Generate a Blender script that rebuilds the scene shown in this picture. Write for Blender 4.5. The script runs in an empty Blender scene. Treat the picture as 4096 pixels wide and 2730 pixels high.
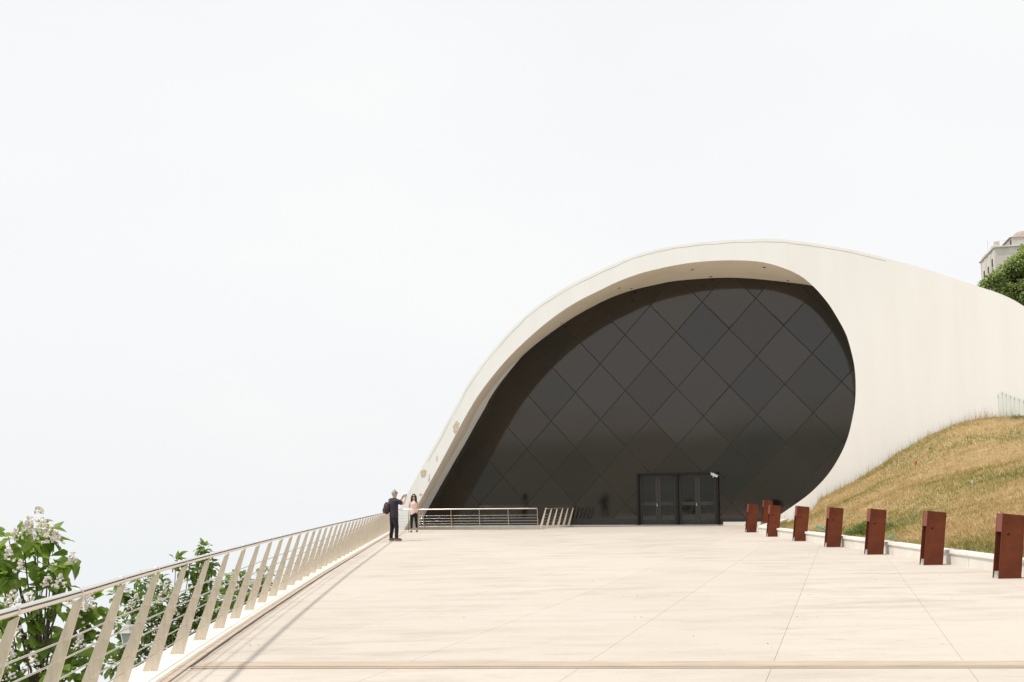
import bpy, bmesh, math, random
import numpy as np
from mathutils import Vector, Matrix, noise

R = math.radians
random.seed(7)
rng = np.random.default_rng(11)
scene = bpy.context.scene
col = scene.collection

# ------------------------------------------------------------------ camera
FPX, HOR, EYE, ROLL = 2288.0, 359.0, 1.5, 0.0125
RISE = 193.0                                   # the camera looks up a little
PITCH = math.atan(RISE / FPX)
cam_d = bpy.data.cameras.new('camera')
cam_d.sensor_width = 36.0
cam_d.lens = 36.0 * FPX / 2353.0
cam_d.shift_x = -(HOR - RISE) * math.sin(ROLL) / 2353.0
cam_d.shift_y = (HOR - RISE) * math.cos(ROLL) / 2353.0
cam_d.clip_start = 0.1
cam_d.clip_end = 20000
cam = bpy.data.objects.new('camera', cam_d)
col.objects.link(cam)
cam.matrix_world = Matrix.Translation((0, 0, EYE)) @ Matrix.Rotation(R(90) + PITCH, 4, 'X') @ Matrix.Rotation(-ROLL, 4, 'Z')
scene.camera = cam

# ------------------------------------------------------------------ sky, sun, exposure
SUN_EL, SUN_H = R(62), Vector((-0.985, -0.17, 0)).normalized()
world = bpy.data.worlds.new('World')
scene.world = world
world.use_nodes = True
nt = world.node_tree
bg = nt.nodes['Background']
sky = nt.nodes.new('ShaderNodeTexSky')
sky.sky_type = 'NISHITA'
sky.sun_disc = False
sky.sun_elevation = SUN_EL
sky.sun_rotation = math.atan2(SUN_H.x, SUN_H.y)
sky.air_density, sky.dust_density, sky.ozone_density = 1.0, 6.0, 1.0
mix = nt.nodes.new('ShaderNodeMix')
mix.data_type = 'RGBA'
mix.inputs[0].default_value = 0.93          # thick bright haze over the whole sky
mix.inputs[7].default_value = (9.8, 9.88, 9.9, 1)
nt.links.new(sky.outputs[0], mix.inputs[6])
tcw = nt.nodes.new('ShaderNodeTexCoord'); nzw = nt.nodes.new('ShaderNodeTexNoise')       # faint cloud structure in the haze
mpw = nt.nodes.new('ShaderNodeMapping'); mpw.inputs['Scale'].default_value = (1, 1, 2.2)
nzw.inputs['Scale'].default_value = 1.6; nzw.inputs['Detail'].default_value = 5; nzw.inputs['Roughness'].default_value = .5
crw = nt.nodes.new('ShaderNodeValToRGB'); crw.color_ramp.elements[0].position = .3; crw.color_ramp.elements[1].position = .68
crw.color_ramp.elements[0].color = (.925, .95, .968, 1); crw.color_ramp.elements[1].color = (1, 1, 1, 1)
vmw = nt.nodes.new('ShaderNodeVectorMath'); vmw.operation = 'SCALE'; vmw.inputs['Scale'].default_value = 10.15
nt.links.new(tcw.outputs['Generated'], mpw.inputs[0]); nt.links.new(mpw.outputs[0], nzw.inputs['Vector']); nt.links.new(nzw.outputs['Fac'], crw.inputs[0])
nt.links.new(crw.outputs[0], vmw.inputs[0]); nt.links.new(vmw.outputs[0], mix.inputs[7])
nt.links.new(mix.outputs[2], bg.inputs[0])
bg.inputs[1].default_value = 0.1

sun_d = bpy.data.lights.new('sun', 'SUN')
sun_d.energy = 3.1
sun_d.angle = R(3.2)
sun_d.color = (1.0, 0.95, 0.88)
sun = bpy.data.objects.new('sun', sun_d)
col.objects.link(sun)
sdir = SUN_H * math.cos(SUN_EL) + Vector((0, 0, math.sin(SUN_EL)))
sun.rotation_euler = sdir.to_track_quat('Z', 'Y').to_euler()
scene.view_settings.view_transform = 'Standard'
scene.view_settings.look = 'None'
scene.view_settings.exposure = 0.0
scene.view_settings.gamma = 1.0
scene.cycles.diffuse_bounces = 8

# ------------------------------------------------------------------ survey: photo pixel -> place
_c, _s = math.cos(ROLL), math.sin(ROLL)
def ray(x, y):
    xv, yv = (x - 2048) * .57446, (y - 1365) * .57446
    xr, up = (xv * _c - yv * _s) / FPX, (HOR - RISE - (xv * _s + yv * _c)) / FPX
    fw = math.cos(PITCH) - up * math.sin(PITCH)
    return xr / fw, (math.sin(PITCH) + up * math.cos(PITCH)) / fw
def at(x, y, Y):
    rx, rz = ray(x, y)
    return Vector((rx * Y, Y, EYE + rz * Y))
def ground_at(x, y, z=0.0):
    rx, rz = ray(x, y)
    Y = (z - EYE) / rz
    return Vector((rx * Y, Y, z))
KX, LEAN, Y0 = -0.3243, 0.0007, 52.0           # glass wall: Y = Y0 + KX*X + LEAN*Z
DEPTH = 3.6
def depth_px(x):                               # the wall comes gently forward toward the right
    t = max(0, x - 3350) / 800
    return DEPTH + 0.7 * t * t
def on_wall(x, y, off=0.0):
    rx, rz = ray(x, y)
    Y = (Y0 - off + LEAN * EYE) / (1 - KX * rx - LEAN * rz)
    return Vector((rx * Y, Y, EYE + rz * Y))
U = Vector((1, KX, 0)).normalized()            # along the wall, to the right
N = Vector((KX, -1, 0)).normalized()           # out of the wall, toward the terrace
def wall_pt(u, out, z, lean=False):
    """u metres along wall from X=0, 'out' metres in front of the wall's foot, height z"""
    p = Vector((0, Y0, 0)) + U * u + N * out + Vector((0, 0, z))
    if lean:
        p.y += LEAN * z
    return p

# ------------------------------------------------------------------ materials
MATS = {}
def mat(name, color, rough=0.8, metal=0.0, var=0.0, scale=3.0, bump=0.0, bscale=40.0, spec=0.5,
        ior=None, color2=None, stretch=None, rand=0.0, detail=6.0, ramp=(0.35, 0.65)):
    m = bpy.data.materials.new(name)
    m.use_nodes = True
    t = m.node_tree
    b = t.nodes['Principled BSDF']
    b.inputs['Roughness'].default_value = rough
    b.inputs['Metallic'].default_value = metal
    b.inputs['Specular IOR Level'].default_value = spec
    if ior: b.inputs['IOR'].default_value = ior
    b.inputs['Base Color'].default_value = (*color, 1)
    src = None
    tc = t.nodes.new('ShaderNodeTexCoord')
    vec = tc.outputs['Object']
    if stretch:
        mp = t.nodes.new('ShaderNodeMapping')
        mp.inputs['Scale'].default_value = stretch[:3]
        if len(stretch) > 3: mp.inputs['Rotation'].default_value = (0, 0, stretch[3])
        t.links.new(vec, mp.inputs[0]); vec = mp.outputs[0]
    if color2 is not None or var > 0:
        n = t.nodes.new('ShaderNodeTexNoise')
        n.inputs['Scale'].default_value = scale
        n.inputs['Detail'].default_value = detail
        n.inputs['Roughness'].default_value = 0.62
        t.links.new(vec, n.inputs['Vector'])
        cr = t.nodes.new('ShaderNodeValToRGB')
        c2 = color2 if color2 is not None else tuple(max(0, c * (1 - var)) for c in color)
        cr.color_ramp.elements[0].position, cr.color_ramp.elements[1].position = ramp
        cr.color_ramp.elements[0].color = (*c2, 1)
        cr.color_ramp.elements[1].color = (*color, 1)
        t.links.new(n.outputs['Fac'], cr.inputs[0])
        src = cr.outputs[0]
    if rand > 0:
        oi = t.nodes.new('ShaderNodeObjectInfo')
        mr = t.nodes.new('ShaderNodeMapRange')
        mr.inputs['To Min'].default_value = 1 - rand
        mr.inputs['To Max'].default_value = 1 + rand
        t.links.new(oi.outputs['Random'], mr.inputs[0])
        vm = t.nodes.new('ShaderNodeVectorMath'); vm.operation = 'SCALE'
        if src: t.links.new(src, vm.inputs[0])
        else: vm.inputs[0].default_value = color
        t.links.new(mr.outputs[0], vm.inputs['Scale'])
        src = vm.outputs[0]
    if src: t.links.new(src, b.inputs['Base Color'])
    if bump > 0:
        n2 = t.nodes.new('ShaderNodeTexNoise')
        n2.inputs['Scale'].default_value = bscale
        n2.inputs['Detail'].default_value = 5
        t.links.new(vec, n2.inputs['Vector'])
        bp = t.nodes.new('ShaderNodeBump')
        bp.inputs['Strength'].default_value = bump
        bp.inputs['Distance'].default_value = 0.02
        t.links.new(n2.outputs['Fac'], bp.inputs['Height'])
        t.links.new(bp.outputs[0], b.inputs['Normal'])
    MATS[name] = m
    return m

def leaf_mat(name, c, c2, trans=0.35):
    m = bpy.data.materials.new(name); m.use_nodes = True
    t = m.node_tree; b = t.nodes['Principled BSDF']; out = t.nodes['Material Output']
    b.inputs['Roughness'].default_value = 0.45
    geo = t.nodes.new('ShaderNodeNewGeometry')
    cr = t.nodes.new('ShaderNodeValToRGB')
    cr.color_ramp.elements[0].color = (*c, 1); cr.color_ramp.elements[1].color = (*c2, 1)
    nz = t.nodes.new('ShaderNodeTexNoise'); nz.inputs['Scale'].default_value = 1.7
    tc = t.nodes.new('ShaderNodeTexCoord')
    t.links.new(geo.outputs['Random Per Island'], cr.inputs[0])
    tr = t.nodes.new('ShaderNodeBsdfTranslucent')
    ms = t.nodes.new('ShaderNodeMixShader'); ms.inputs[0].default_value = trans
    t.links.new(cr.outputs[0], b.inputs['Base Color'])
    hs = t.nodes.new('ShaderNodeHueSaturation'); hs.inputs['Value'].default_value = 1.5; hs.inputs['Hue'].default_value = 0.485
    t.links.new(cr.outputs[0], hs.inputs['Color']); t.links.new(hs.outputs[0], tr.inputs[0])
    t.links.new(b.outputs[0], ms.inputs[1]); t.links.new(tr.outputs[0], ms.inputs[2])
    t.links.new(ms.outputs[0], out.inputs[0])
    MATS[name] = m
    return m

def paving_material():
    m = bpy.data.materials.new('paving'); m.use_nodes = True; t = m.node_tree; b = t.nodes['Principled BSDF']
    b.inputs['Roughness'].default_value = .8; b.inputs['Specular IOR Level'].default_value = .3
    tc = t.nodes.new('ShaderNodeTexCoord')
    def nz(scale, detail, st, lo, hi, rough=.6):
        mp = t.nodes.new('ShaderNodeMapping'); mp.inputs['Scale'].default_value = st; mp.inputs['Rotation'].default_value = (0, 0, R(-5))
        n = t.nodes.new('ShaderNodeTexNoise'); n.inputs['Scale'].default_value = scale; n.inputs['Detail'].default_value = detail; n.inputs['Roughness'].default_value = rough
        r = t.nodes.new('ShaderNodeMapRange'); r.inputs['From Min'].default_value = lo; r.inputs['From Max'].default_value = hi
        t.links.new(tc.outputs['Object'], mp.inputs[0]); t.links.new(mp.outputs[0], n.inputs['Vector']); t.links.new(n.outputs['Fac'], r.inputs[0])
        return r.outputs[0]
    def mul(x, y):
        q = t.nodes.new('ShaderNodeMath'); q.operation = 'MULTIPLY'; t.links.new(x, q.inputs[0]); t.links.new(y, q.inputs[1]); return q.outputs[0]
    def mixc(f, a_, b_):
        q = t.nodes.new('ShaderNodeMix'); q.data_type = 'RGBA'; t.links.new(f, q.inputs[0])
        for i_, c in ((6, a_), (7, b_)):
            if isinstance(c, tuple): q.inputs[i_].default_value = (*c, 1)
            else: t.links.new(c, q.inputs[i_])
        return q.outputs[2]
    base = mixc(nz(.22, 4, (1, 1, 1), .3, .7), (.54, .480, .415), (.57, .510, .445))
    stain = mul(nz(1.0, 9, (.5, 1.7, 1), .46, .72, .72), nz(.17, 3, (1, 1, 1), .36, .58))
    c = mixc(stain, base, (.385, .325, .265))
    c = mixc(mul(nz(3.2, 8, (.6, 1.5, 1), .55, .75, .7), nz(.3, 3, (1, 1, 1), .42, .6)), c, (.42, .355, .29))
    spots = mul(nz(9, 3, (.7, 1.5, 1), .66, .76), nz(.5, 3, (1, 1, 1), .45, .65))
    c = mixc(spots, c, (.30, .26, .21))
    oi = t.nodes.new('ShaderNodeObjectInfo'); mr = t.nodes.new('ShaderNodeMapRange'); mr.inputs['To Min'].default_value = .965; mr.inputs['To Max'].default_value = 1.02
    t.links.new(oi.outputs['Random'], mr.inputs[0]); vs = t.nodes.new('ShaderNodeVectorMath'); vs.operation = 'SCALE'
    t.links.new(c, vs.inputs[0]); t.links.new(mr.outputs[0], vs.inputs['Scale']); c = vs.outputs[0]
    t.links.new(c, b.inputs['Base Color'])
    n2 = t.nodes.new('ShaderNodeTexNoise'); n2.inputs['Scale'].default_value = 14; n2.inputs['Detail'].default_value = 6
    bp = t.nodes.new('ShaderNodeBump'); bp.inputs['Strength'].default_value = .3; bp.inputs['Distance'].default_value = .02
    t.links.new(tc.outputs['Object'], n2.inputs['Vector']); t.links.new(n2.outputs['Fac'], bp.inputs['Height']); t.links.new(bp.outputs[0], b.inputs['Normal'])
    MATS['paving'] = m
paving_material()
mat('paving_sub', (.46, .395, .325), .9)
mat('strip', (.52, .43, .33), .8, var=.25, scale=2.5, stretch=(.6, 6, 1))
mat('gap', (.10, .085, .07), .9)
mat('groove', (.36, .29, .22), .9)
mat('kerb_white', (.74, .71, .65), .7, var=.12, scale=2.0, bump=.15, bscale=25)
mat('plaster', (.885, .88, .86), .75, color2=(.85, .832, .80), scale=1.1, stretch=(1, 1, .13), ramp=(.22, .58), detail=8, bump=.12, bscale=3)
mat('soffit', (.90, .83, .72), .8, color2=(.84, .75, .62), scale=.5, ramp=(.25, .55))
mat('patch', (.70, .58, .43), .9, var=.2, scale=6)
mat('patch_edge', (.42, .36, .29), .9)
mat('flashing', (.50, .46, .40), .7, var=.3, scale=1.5)
mat('glass_pane', (.0085, .0080, .0073), .07, ior=1.75)
_t2 = MATS['glass_pane'].node_tree; _b2 = _t2.nodes['Principled BSDF']          # each pane's coating has its own tint
_oi = _t2.nodes.new('ShaderNodeObjectInfo'); _cr = _t2.nodes.new('ShaderNodeValToRGB')
_cr.color_ramp.elements[0].color = (1.0, .88, .79, 1); _cr.color_ramp.elements[1].color = (.80, .80, .78, 1)
_e = _cr.color_ramp.elements.new(.45); _e.color = (.96, .86, .81, 1)
_e = _cr.color_ramp.elements.new(.75); _e.color = (.87, .80, .73, 1)
_t2.links.new(_oi.outputs['Random'], _cr.inputs[0]); _t2.links.new(_cr.outputs[0], _b2.inputs['Specular Tint'])
mat('joint', (.044, .041, .038), .8, spec=.15)
mat('door_metal', (.016, .016, .016), .6, spec=.25)
mat('door_frame', (.055, .053, .050), .6, spec=.25)
mat('door_glass', (.010, .010, .010), .03, ior=1.6)
mat('sill', (.035, .035, .036), .4)
mat('steel_brushed', (.80, .70, .575), .42, .85, var=.15, scale=30, stretch=(1, 1, .1))
mat('steel_polished', (.78, .74, .68), .2, .95)
mat('corten', (.185, .050, .021), .78, color2=(.105, .024, .011), spec=.25, scale=1.6, bump=.3, bscale=60, rand=.08)
mat('corten_cap', (.20, .06, .04), .6, var=.15, scale=8)
mat('sunlit_wedge', (.45, .45, .45), .5, .3)  # pale grey imitating the sun patch inside the slab lights
mat('dark_hole', (.01, .008, .007), .9)
mat('soil', (.40, .29, .14), .95, color2=(.32, .22, .095), scale=1.2, bump=.5, bscale=12)
mat('terrain', (.16, .17, .09), .95, color2=(.10, .12, .06), scale=.05)
mat('stone_old', (.72, .68, .63), .9, color2=(.55, .51, .46), scale=.35, bump=.4, bscale=4)  # old stone, paled so the colour carries the distance haze
mat('stone_light', (.78, .75, .71), .9, color2=(.65, .61, .57), scale=.4)
mat('roof_tile', (.44, .37, .31), .9, color2=(.33, .27, .225), scale=1.5)
mat('window_dark', (.06, .055, .05), .5)
mat('bark', (.13, .10, .075), .9, var=.4, scale=8, bump=.5, bscale=20)
mat('flower', (.86, .80, .75), .7)
mat('iron', (.03, .03, .03), .5, .4)
mat('lamp_glass', (.55, .58, .6), .15)
mat('hose', (.08, .42, .30), .5)
mat('white_metal', (.72, .72, .72), .35)
mat('concrete', (.55, .53, .49), .85, var=.15, scale=2)
mat('fence_glass_frame', (.52, .56, .54), .4)
mat('skin', (.58, .34, .24), .55, var=.1, scale=12)
mat('skin_fair', (.60, .37, .27), .55, var=.1, scale=12)
mat('hair_grey', (.50, .46, .41), .7, var=.35, scale=40)
mat('hair_dark', (.022, .013, .010), .5)
mat('shirt', (.040, .032, .048), .9, var=.35, scale=9, bump=.5, bscale=12)
mat('trousers', (.010, .010, .013), .9, var=.3, scale=8, bump=.5, bscale=10)
mat('shoe', (.17, .10, .06), .7)
mat('sole', (.65, .60, .52), .8)
mat('pink_top', (.82, .60, .55), .9, var=.1, scale=10, bump=.5, bscale=10)
mat('bag_dark', (.05, .035, .04), .8, var=.4, scale=10)
mat('bag_red', (.22, .05, .03), .7, var=.4, scale=14)
mat('sunglass', (.008, .007, .007), .15)
mat('cane', (.20, .15, .06), .5)
mat('sandal', (.05, .025, .015), .6)
g = bpy.data.materials.new('clear_glass'); g.use_nodes = True
t_ = g.node_tree; ob_ = t_.nodes['Material Output']
tr_ = t_.nodes.new('ShaderNodeBsdfTransparent'); tr_.inputs[0].default_value = (.955, .975, .965, 1)
gl_ = t_.nodes.new('ShaderNodeBsdfGlossy'); gl_.inputs['Roughness'].default_value = .03
mx_ = t_.nodes.new('ShaderNodeMixShader'); mx_.inputs[0].default_value = .08
t_.links.new(tr_.outputs[0], mx_.inputs[1]); t_.links.new(gl_.outputs[0], mx_.inputs[2]); t_.links.new(mx_.outputs[0], ob_.inputs[0])
MATS['clear_glass'] = g
leaf_mat('leaf_catalpa', (.095, .185, .025), (.26, .37, .065), .5)
leaf_mat('leaf_chestnut', (.10, .175, .035), (.24, .33, .09), .5)
leaf_mat('leaf_far', (.19, .26, .085), (.34, .41, .16), .5)
leaf_mat('weed', (.07, .12, .02), (.14, .19, .04))
leaf_mat('grass_dry', (.50, .37, .19), (.62, .48, .27), .2)
leaf_mat('grass_tan', (.36, .25, .095), (.47, .34, .14), .2)
leaf_mat('grass_olive', (.28, .24, .055), (.39, .33, .09), .2)
leaf_mat('grass_green', (.14, .165, .03), (.23, .25, .06), .2)

# ------------------------------------------------------------------ object helpers
def tag(o, label=None, cat=None, group=None, kind=None):
    if label: o['label'] = label
    if cat: o['category'] = cat
    if group: o['group'] = group
    if kind: o['kind'] = kind
    return o
def empty(name, loc=(0, 0, 0), rz=0.0, parent=None):
    o = bpy.data.objects.new(name, None); col.objects.link(o)
    o.location = loc; o.rotation_euler = (0, 0, rz); o.empty_display_size = .2
    if parent: o.parent = parent
    return o
def link(name, me, parent=None):
    o = bpy.data.objects.new(name, me); col.objects.link(o)
    if parent: o.parent = parent
    return o
class MB:
    def __init__(self): self.v, self.f, self.mi = [], [], []
    def add(self, vs, fs, mi=0):
        n = len(self.v); self.v += [tuple(p) for p in vs]
        for f in fs: self.f.append([n + i for i in f]); self.mi.append(mi)
        return self
    def box(self, c, s, rot=None, mi=0):
        c = Vector(c); h = Vector(s) / 2
        pts = [Vector((x * h.x, y * h.y, z * h.z)) for x in (-1, 1) for y in (-1, 1) for z in (-1, 1)]
        if rot is not None: pts = [rot @ p for p in pts]
        return self.add([c + p for p in pts], [(0, 1, 3, 2), (4, 6, 7, 5), (0, 4, 5, 1), (2, 3, 7, 6), (0, 2, 6, 4), (1, 5, 7, 3)], mi)
    def hexa(self, b, t, mi=0):
        """b, t: four corners each (bottom, top) in the same order"""
        return self.add(list(b) + list(t), [(3, 2, 1, 0), (4, 5, 6, 7), (0, 1, 5, 4), (1, 2, 6, 5), (2, 3, 7, 6), (3, 0, 4, 7)], mi)
    def tube(self, path, r, n=8, mi=0, cap=True):
        path = [Vector(p) for p in path]; m = len(path)
        rs = r if isinstance(r, (list, tuple)) else [r] * m
        base = len(self.v); ref = None
        for i, p in enumerate(path):
            d = (path[min(i + 1, m - 1)] - path[max(i - 1, 0)]).normalized()
            if ref is None: ref = Vector((0, 0, 1)) if abs(d.z) < .9 else Vector((1, 0, 0))
            x = (ref - d * ref.dot(d)).normalized(); y = d.cross(x); ref = x
            for k in range(n):
                a = 2 * math.pi * k / n
                self.v.append(tuple(p + (x * math.cos(a) + y * math.sin(a)) * rs[i]))
        for i in range(m - 1):
            for k in range(n):
                a, b2 = base + i * n + k, base + i * n + (k + 1) % n
                self.f.append([a, b2, b2 + n, a + n]); self.mi.append(mi)
        if cap:
            self.f.append([base + k for k in range(n)][::-1]); self.mi.append(mi)
            self.f.append([base + (m - 1) * n + k for k in range(n)]); self.mi.append(mi)
        return self
    def prism(self, poly, off, mi=0):
        """poly: planar 3D outline; off: vector of thickness"""
        n = len(poly); off = Vector(off)
        vs = [Vector(p) for p in poly] + [Vector(p) + off for p in poly]
        fs = [list(range(n)), list(range(2 * n - 1, n - 1, -1))] + [[(i + 1) % n, i, i + n, (i + 1) % n + n] for i in range(n)]
        return self.add(vs, fs, mi)
    def mesh(self, name, mats, smooth=False, fix=True):
        me = bpy.data.meshes.new(name); me.from_pydata(self.v, [], self.f)
        for m in (mats if isinstance(mats, (list, tuple)) else [mats]): me.materials.append(MATS[m])
        me.polygons.foreach_set('material_index', self.mi)
        if fix:
            b = bmesh.new(); b.from_mesh(me); bmesh.ops.recalc_face_normals(b, faces=b.faces); b.to_mesh(me); b.free()
        if smooth: me.polygons.foreach_set('use_smooth', [True] * len(me.polygons))
        me.update(); return me
    def build(self, name, mats, parent=None, smooth=False, bevel=0.0):
        o = link(name, self.mesh(name, mats, smooth), parent)
        if bevel:
            md = o.modifiers.new('bevel', 'BEVEL'); md.width = bevel; md.segments = 2; md.limit_method = 'ANGLE'
        return o
def cat_rom(pts, per=6):
    pts = [Vector(p) for p in pts]; out = []
    q = [pts[0] * 2 - pts[1]] + pts + [pts[-1] * 2 - pts[-2]]
    for i in range(1, len(q) - 2):
        for k in range(per):
            t = k / per; p0, p1, p2, p3 = q[i - 1:i + 3]
            out.append(.5 * ((2 * p1) + (p2 - p0) * t + (2 * p0 - 5 * p1 + 4 * p2 - p3) * t * t + (3 * p1 - p0 - 3 * p2 + p3) * t ** 3))
    out.append(pts[-1]); return out
def resample(pts, n):
    d = [0]
    for a, b in zip(pts, pts[1:]): d.append(d[-1] + (b - a).length)
    out = []; j = 0
    for k in range(n):
        t = d[-1] * k / (n - 1)
        while j < len(d) - 2 and d[j + 1] < t: j += 1
        w = (t - d[j]) / max(1e-9, d[j + 1] - d[j]); out.append(pts[j].lerp(pts[j + 1], min(1, w)))
    return out
def clip(poly, a, b, c):
    """keep a*x+b*y+c >= 0"""
    out = []
    for i in range(len(poly)):
        p, q = poly[i], poly[(i + 1) % len(poly)]
        dp, dq = a * p[0] + b * p[1] + c, a * q[0] + b * q[1] + c
        if dp >= 0: out.append(p)
        if dp * dq < 0:
            t = dp / (dp - dq); out.append((p[0] + (q[0] - p[0]) * t, p[1] + (q[1] - p[1]) * t))
    return out
def clip_convex(poly, region):          # region counter-clockwise
    for i in range(len(region)):
        if not poly: return poly
        (x1, y1), (x2, y2) = region[i], region[(i + 1) % len(region)]
        poly = clip(poly, -(y2 - y1), x2 - x1, (y2 - y1) * x1 - (x2 - x1) * y1)
    return poly
def area2(poly):
    return .5 * sum(poly[i][0] * poly[(i + 1) % len(poly)][1] - poly[(i + 1) % len(poly)][0] * poly[i][1] for i in range(len(poly)))
def interp(x, xs, ys): return float(np.interp(x, xs, ys))

# ================================================================== SETTING
# left edge of the terrace (line of the dark gap, which is also the line of the handrail above it)
EY = [-8, 3, 4.95, 5.9, 7.1, 8.1, 9.35, 10.8, 13.2, 16.35, 20.3, 26.2, 32.4, 40.2, 48.1]
EX = [-1.35, -2.33, -2.53, -2.62, -2.77, -2.88, -3.00, -3.13, -3.33, -3.57, -3.86, -4.24, -4.64, -5.15, -5.66]
def edge_x(Y): return interp(Y, EY, EX)

terrace = tag(empty('terrace'), kind='structure')
def sheet(name, pts, z, th, m, parent):
    return MB().prism([(p[0], p[1], z) for p in pts], (0, 0, -th)).build(name, m, parent)
BACK = [(-5.72, 48.2), (1.12, 46.3)]                  # edge under the rear railing
def back_y(x): return BACK[0][1] + (x - BACK[0][0]) * (BACK[1][1] - BACK[0][1]) / (BACK[1][0] - BACK[0][0])
left_pts = [(edge_x(y), y) for y in EY]
region = [(-1.35, -8), (15, -8), (15, back_y(15)), (-5.66, back_y(-5.66) - .02)] + [(edge_x(y) + .02, y) for y in EY[::-1][1:-1]]
sub = MB().prism([(p[0], p[1], -.006) for p in region], (0, 0, -.5)).build('slab_bed', 'paving_sub', terrace)
JD = .327
cross = [-8, -5, 0, 5, 8.90, 9.28, 15.3, 20.4, 25.5, 30.5, 35.5, 40.5, 45.5, 50.5]
n_slab = 0
slab_meshes = []
for ci in range(len(cross) - 1):
    if ci == 4: continue
    for k in range(-14, 14):
        def lx(i, Y): return 0.35 + 1.69 * i + JD * (Y - 8.26)
        def corner(i, y0):
            Y = y0
            for _ in range(4): Y = y0 - .07 * lx(i, Y)
            return (lx(i, Y), Y)
        gp = .002
        q = [corner(k, cross[ci]), corner(k + 1, cross[ci]), corner(k + 1, cross[ci + 1]), corner(k, cross[ci + 1])]
        q = [(q[0][0] + gp, q[0][1] + gp), (q[1][0] - gp, q[1][1] + gp), (q[2][0] - gp, q[2][1] - gp), (q[3][0] + gp, q[3][1] - gp)]
        q = clip_convex(q, region)
        if len(q) < 3 or area2(q) < .02: continue
        if min(p[0] for p in q) > 12.5: continue
        MB().prism([(p[0], p[1], 0) for p in q], (0, 0, -.03)).build('paving_slab', 'paving', terrace)
# entrance landing between the rear railing and the glass
ent = [(1.15, back_y(1.15) + .006), (15, back_y(15) + .006), (15, Y0 + KX * 15 - .02), (2.74, Y0 + KX * 2.74 - .02)]
MB().prism([(p[0], p[1], 0) for p in ent], (0, 0, -.4)).build('landing', 'paving', terrace)
MB().prism([(-5.9, 48.3, -1.4), (1.2, 46.4, -1.4), (2.8, 51.2, -1.4), (-5.9, 54, -1.4)], (0, 0, -.3)).build('pit_bounce_floor', 'paving', terrace)  # unseen pale pit floor, added to bounce light up to the soffit
MB().prism([(1.13, 46.4, -.005), (1.16, 46.4, -.005), (2.76, 51.1, -.005), (2.73, 51.1, -.005)], (0, 0, -1.4)).build('side_wall', 'kerb_white', terrace)
# expansion strip across the terrace
for (ya, yb, m, z) in ((9.26, 9.11, 'strip', .006), (9.11, 9.095, 'groove', .001), (9.095, 8.98, 'strip', .010), (8.98, 8.935, 'strip', .003), (8.935, 8.922, 'groove', .002)):
    xa, xb = edge_x(9) + .03, 12.4
    pts = []
    seg = 60
    lo, hi = [], []
    for i in range(seg + 1):
        x = xa + (xb - xa) * i / seg
        w = .010 * noise.noise(Vector((x * 2.3, ya * 9, 0)))
        lo.append((x, yb - .07 * x + (w if m == 'groove' else 0) , z)); hi.append((x, ya - .07 * x, z))
    MB().prism(lo + hi[::-1], (0, 0, -.02)).build('joint_strip', m, terrace)
# dry leaf bits and sprouting weeds caught in the cross joints
lit = MB()
for _ in range(190):
    if random.random() < .8:
        ci_ = random.choice([10.3, 12.6, 15.3, 17.8, 20.4, 23, 25.5, 30.5]); x = random.uniform(edge_x(ci_) + .3, 8.4); y = ci_ - .07 * x + random.gauss(0, .02)
        if noise.noise(Vector((x * .6, ci_ * 3, 0))) < .05: continue
    else: x, y = random.uniform(-3, 8.3), random.uniform(9, 44)
    if x < edge_x(y) + .2: continue
    r_ = random.uniform(.004, .013); a_ = random.random() * 6.28; h_ = random.uniform(.006, .016)
    c_, s_ = math.cos(a_) * r_, math.sin(a_) * r_
    lit.add([(x - c_, y - s_, .004), (x + s_ * .6, y - c_ * .6, .006), (x + c_, y + s_, .004), (x - s_ * .3, y + c_ * .3, h_)], [(0, 1, 3), (1, 2, 3), (2, 0, 3)])
mat('litter', (.28, .22, .14), .9)
tag(lit.build('leaf_litter', 'litter', None), 'tiny dry leaf bits scattered along the paving joints', 'leaf litter', kind='stuff')
# edge: tan band, dark gap, white kerb
def edge_ribbon(name, d0, d1, z, th, m, rag=0.0, parent=None, y0=-8, y1=47.9):
    ys = np.linspace(y0, y1, 150); b = MB(); a_, b_ = [], []
    for y in ys:
        w = rag * noise.noise(Vector((y * 1.9, d0 * 7, 3)))
        a_.append(Vector((edge_x(y) + d0 + w, y, z))); b_.append(Vector((edge_x(y) + d1 + w * .5, y, z)))
    for i in range(len(ys) - 1):
        p = [a_[i], b_[i], b_[i + 1], a_[i + 1]]
        b.add(p, [(0, 1, 2, 3)])
        b.add([a_[i], a_[i + 1], a_[i + 1] - Vector((0, 0, th)), a_[i] - Vector((0, 0, th))], [(0, 1, 2, 3)])
        b.add([b_[i], b_[i + 1], b_[i + 1] - Vector((0, 0, th)), b_[i] - Vector((0, 0, th))], [(3, 2, 1, 0)])
    return b.build(name, m, parent)
edge_ribbon('edge_gap', .012, .032, .005, .02, 'gap', .022, terrace, 9.25)
edge_ribbon('edge_band', -.10, .012, .006, .03, 'strip', .006, terrace)
edge_ribbon('edge_kerb', -.47, -.06, .002, .7, 'kerb_white', 0, terrace)

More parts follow.
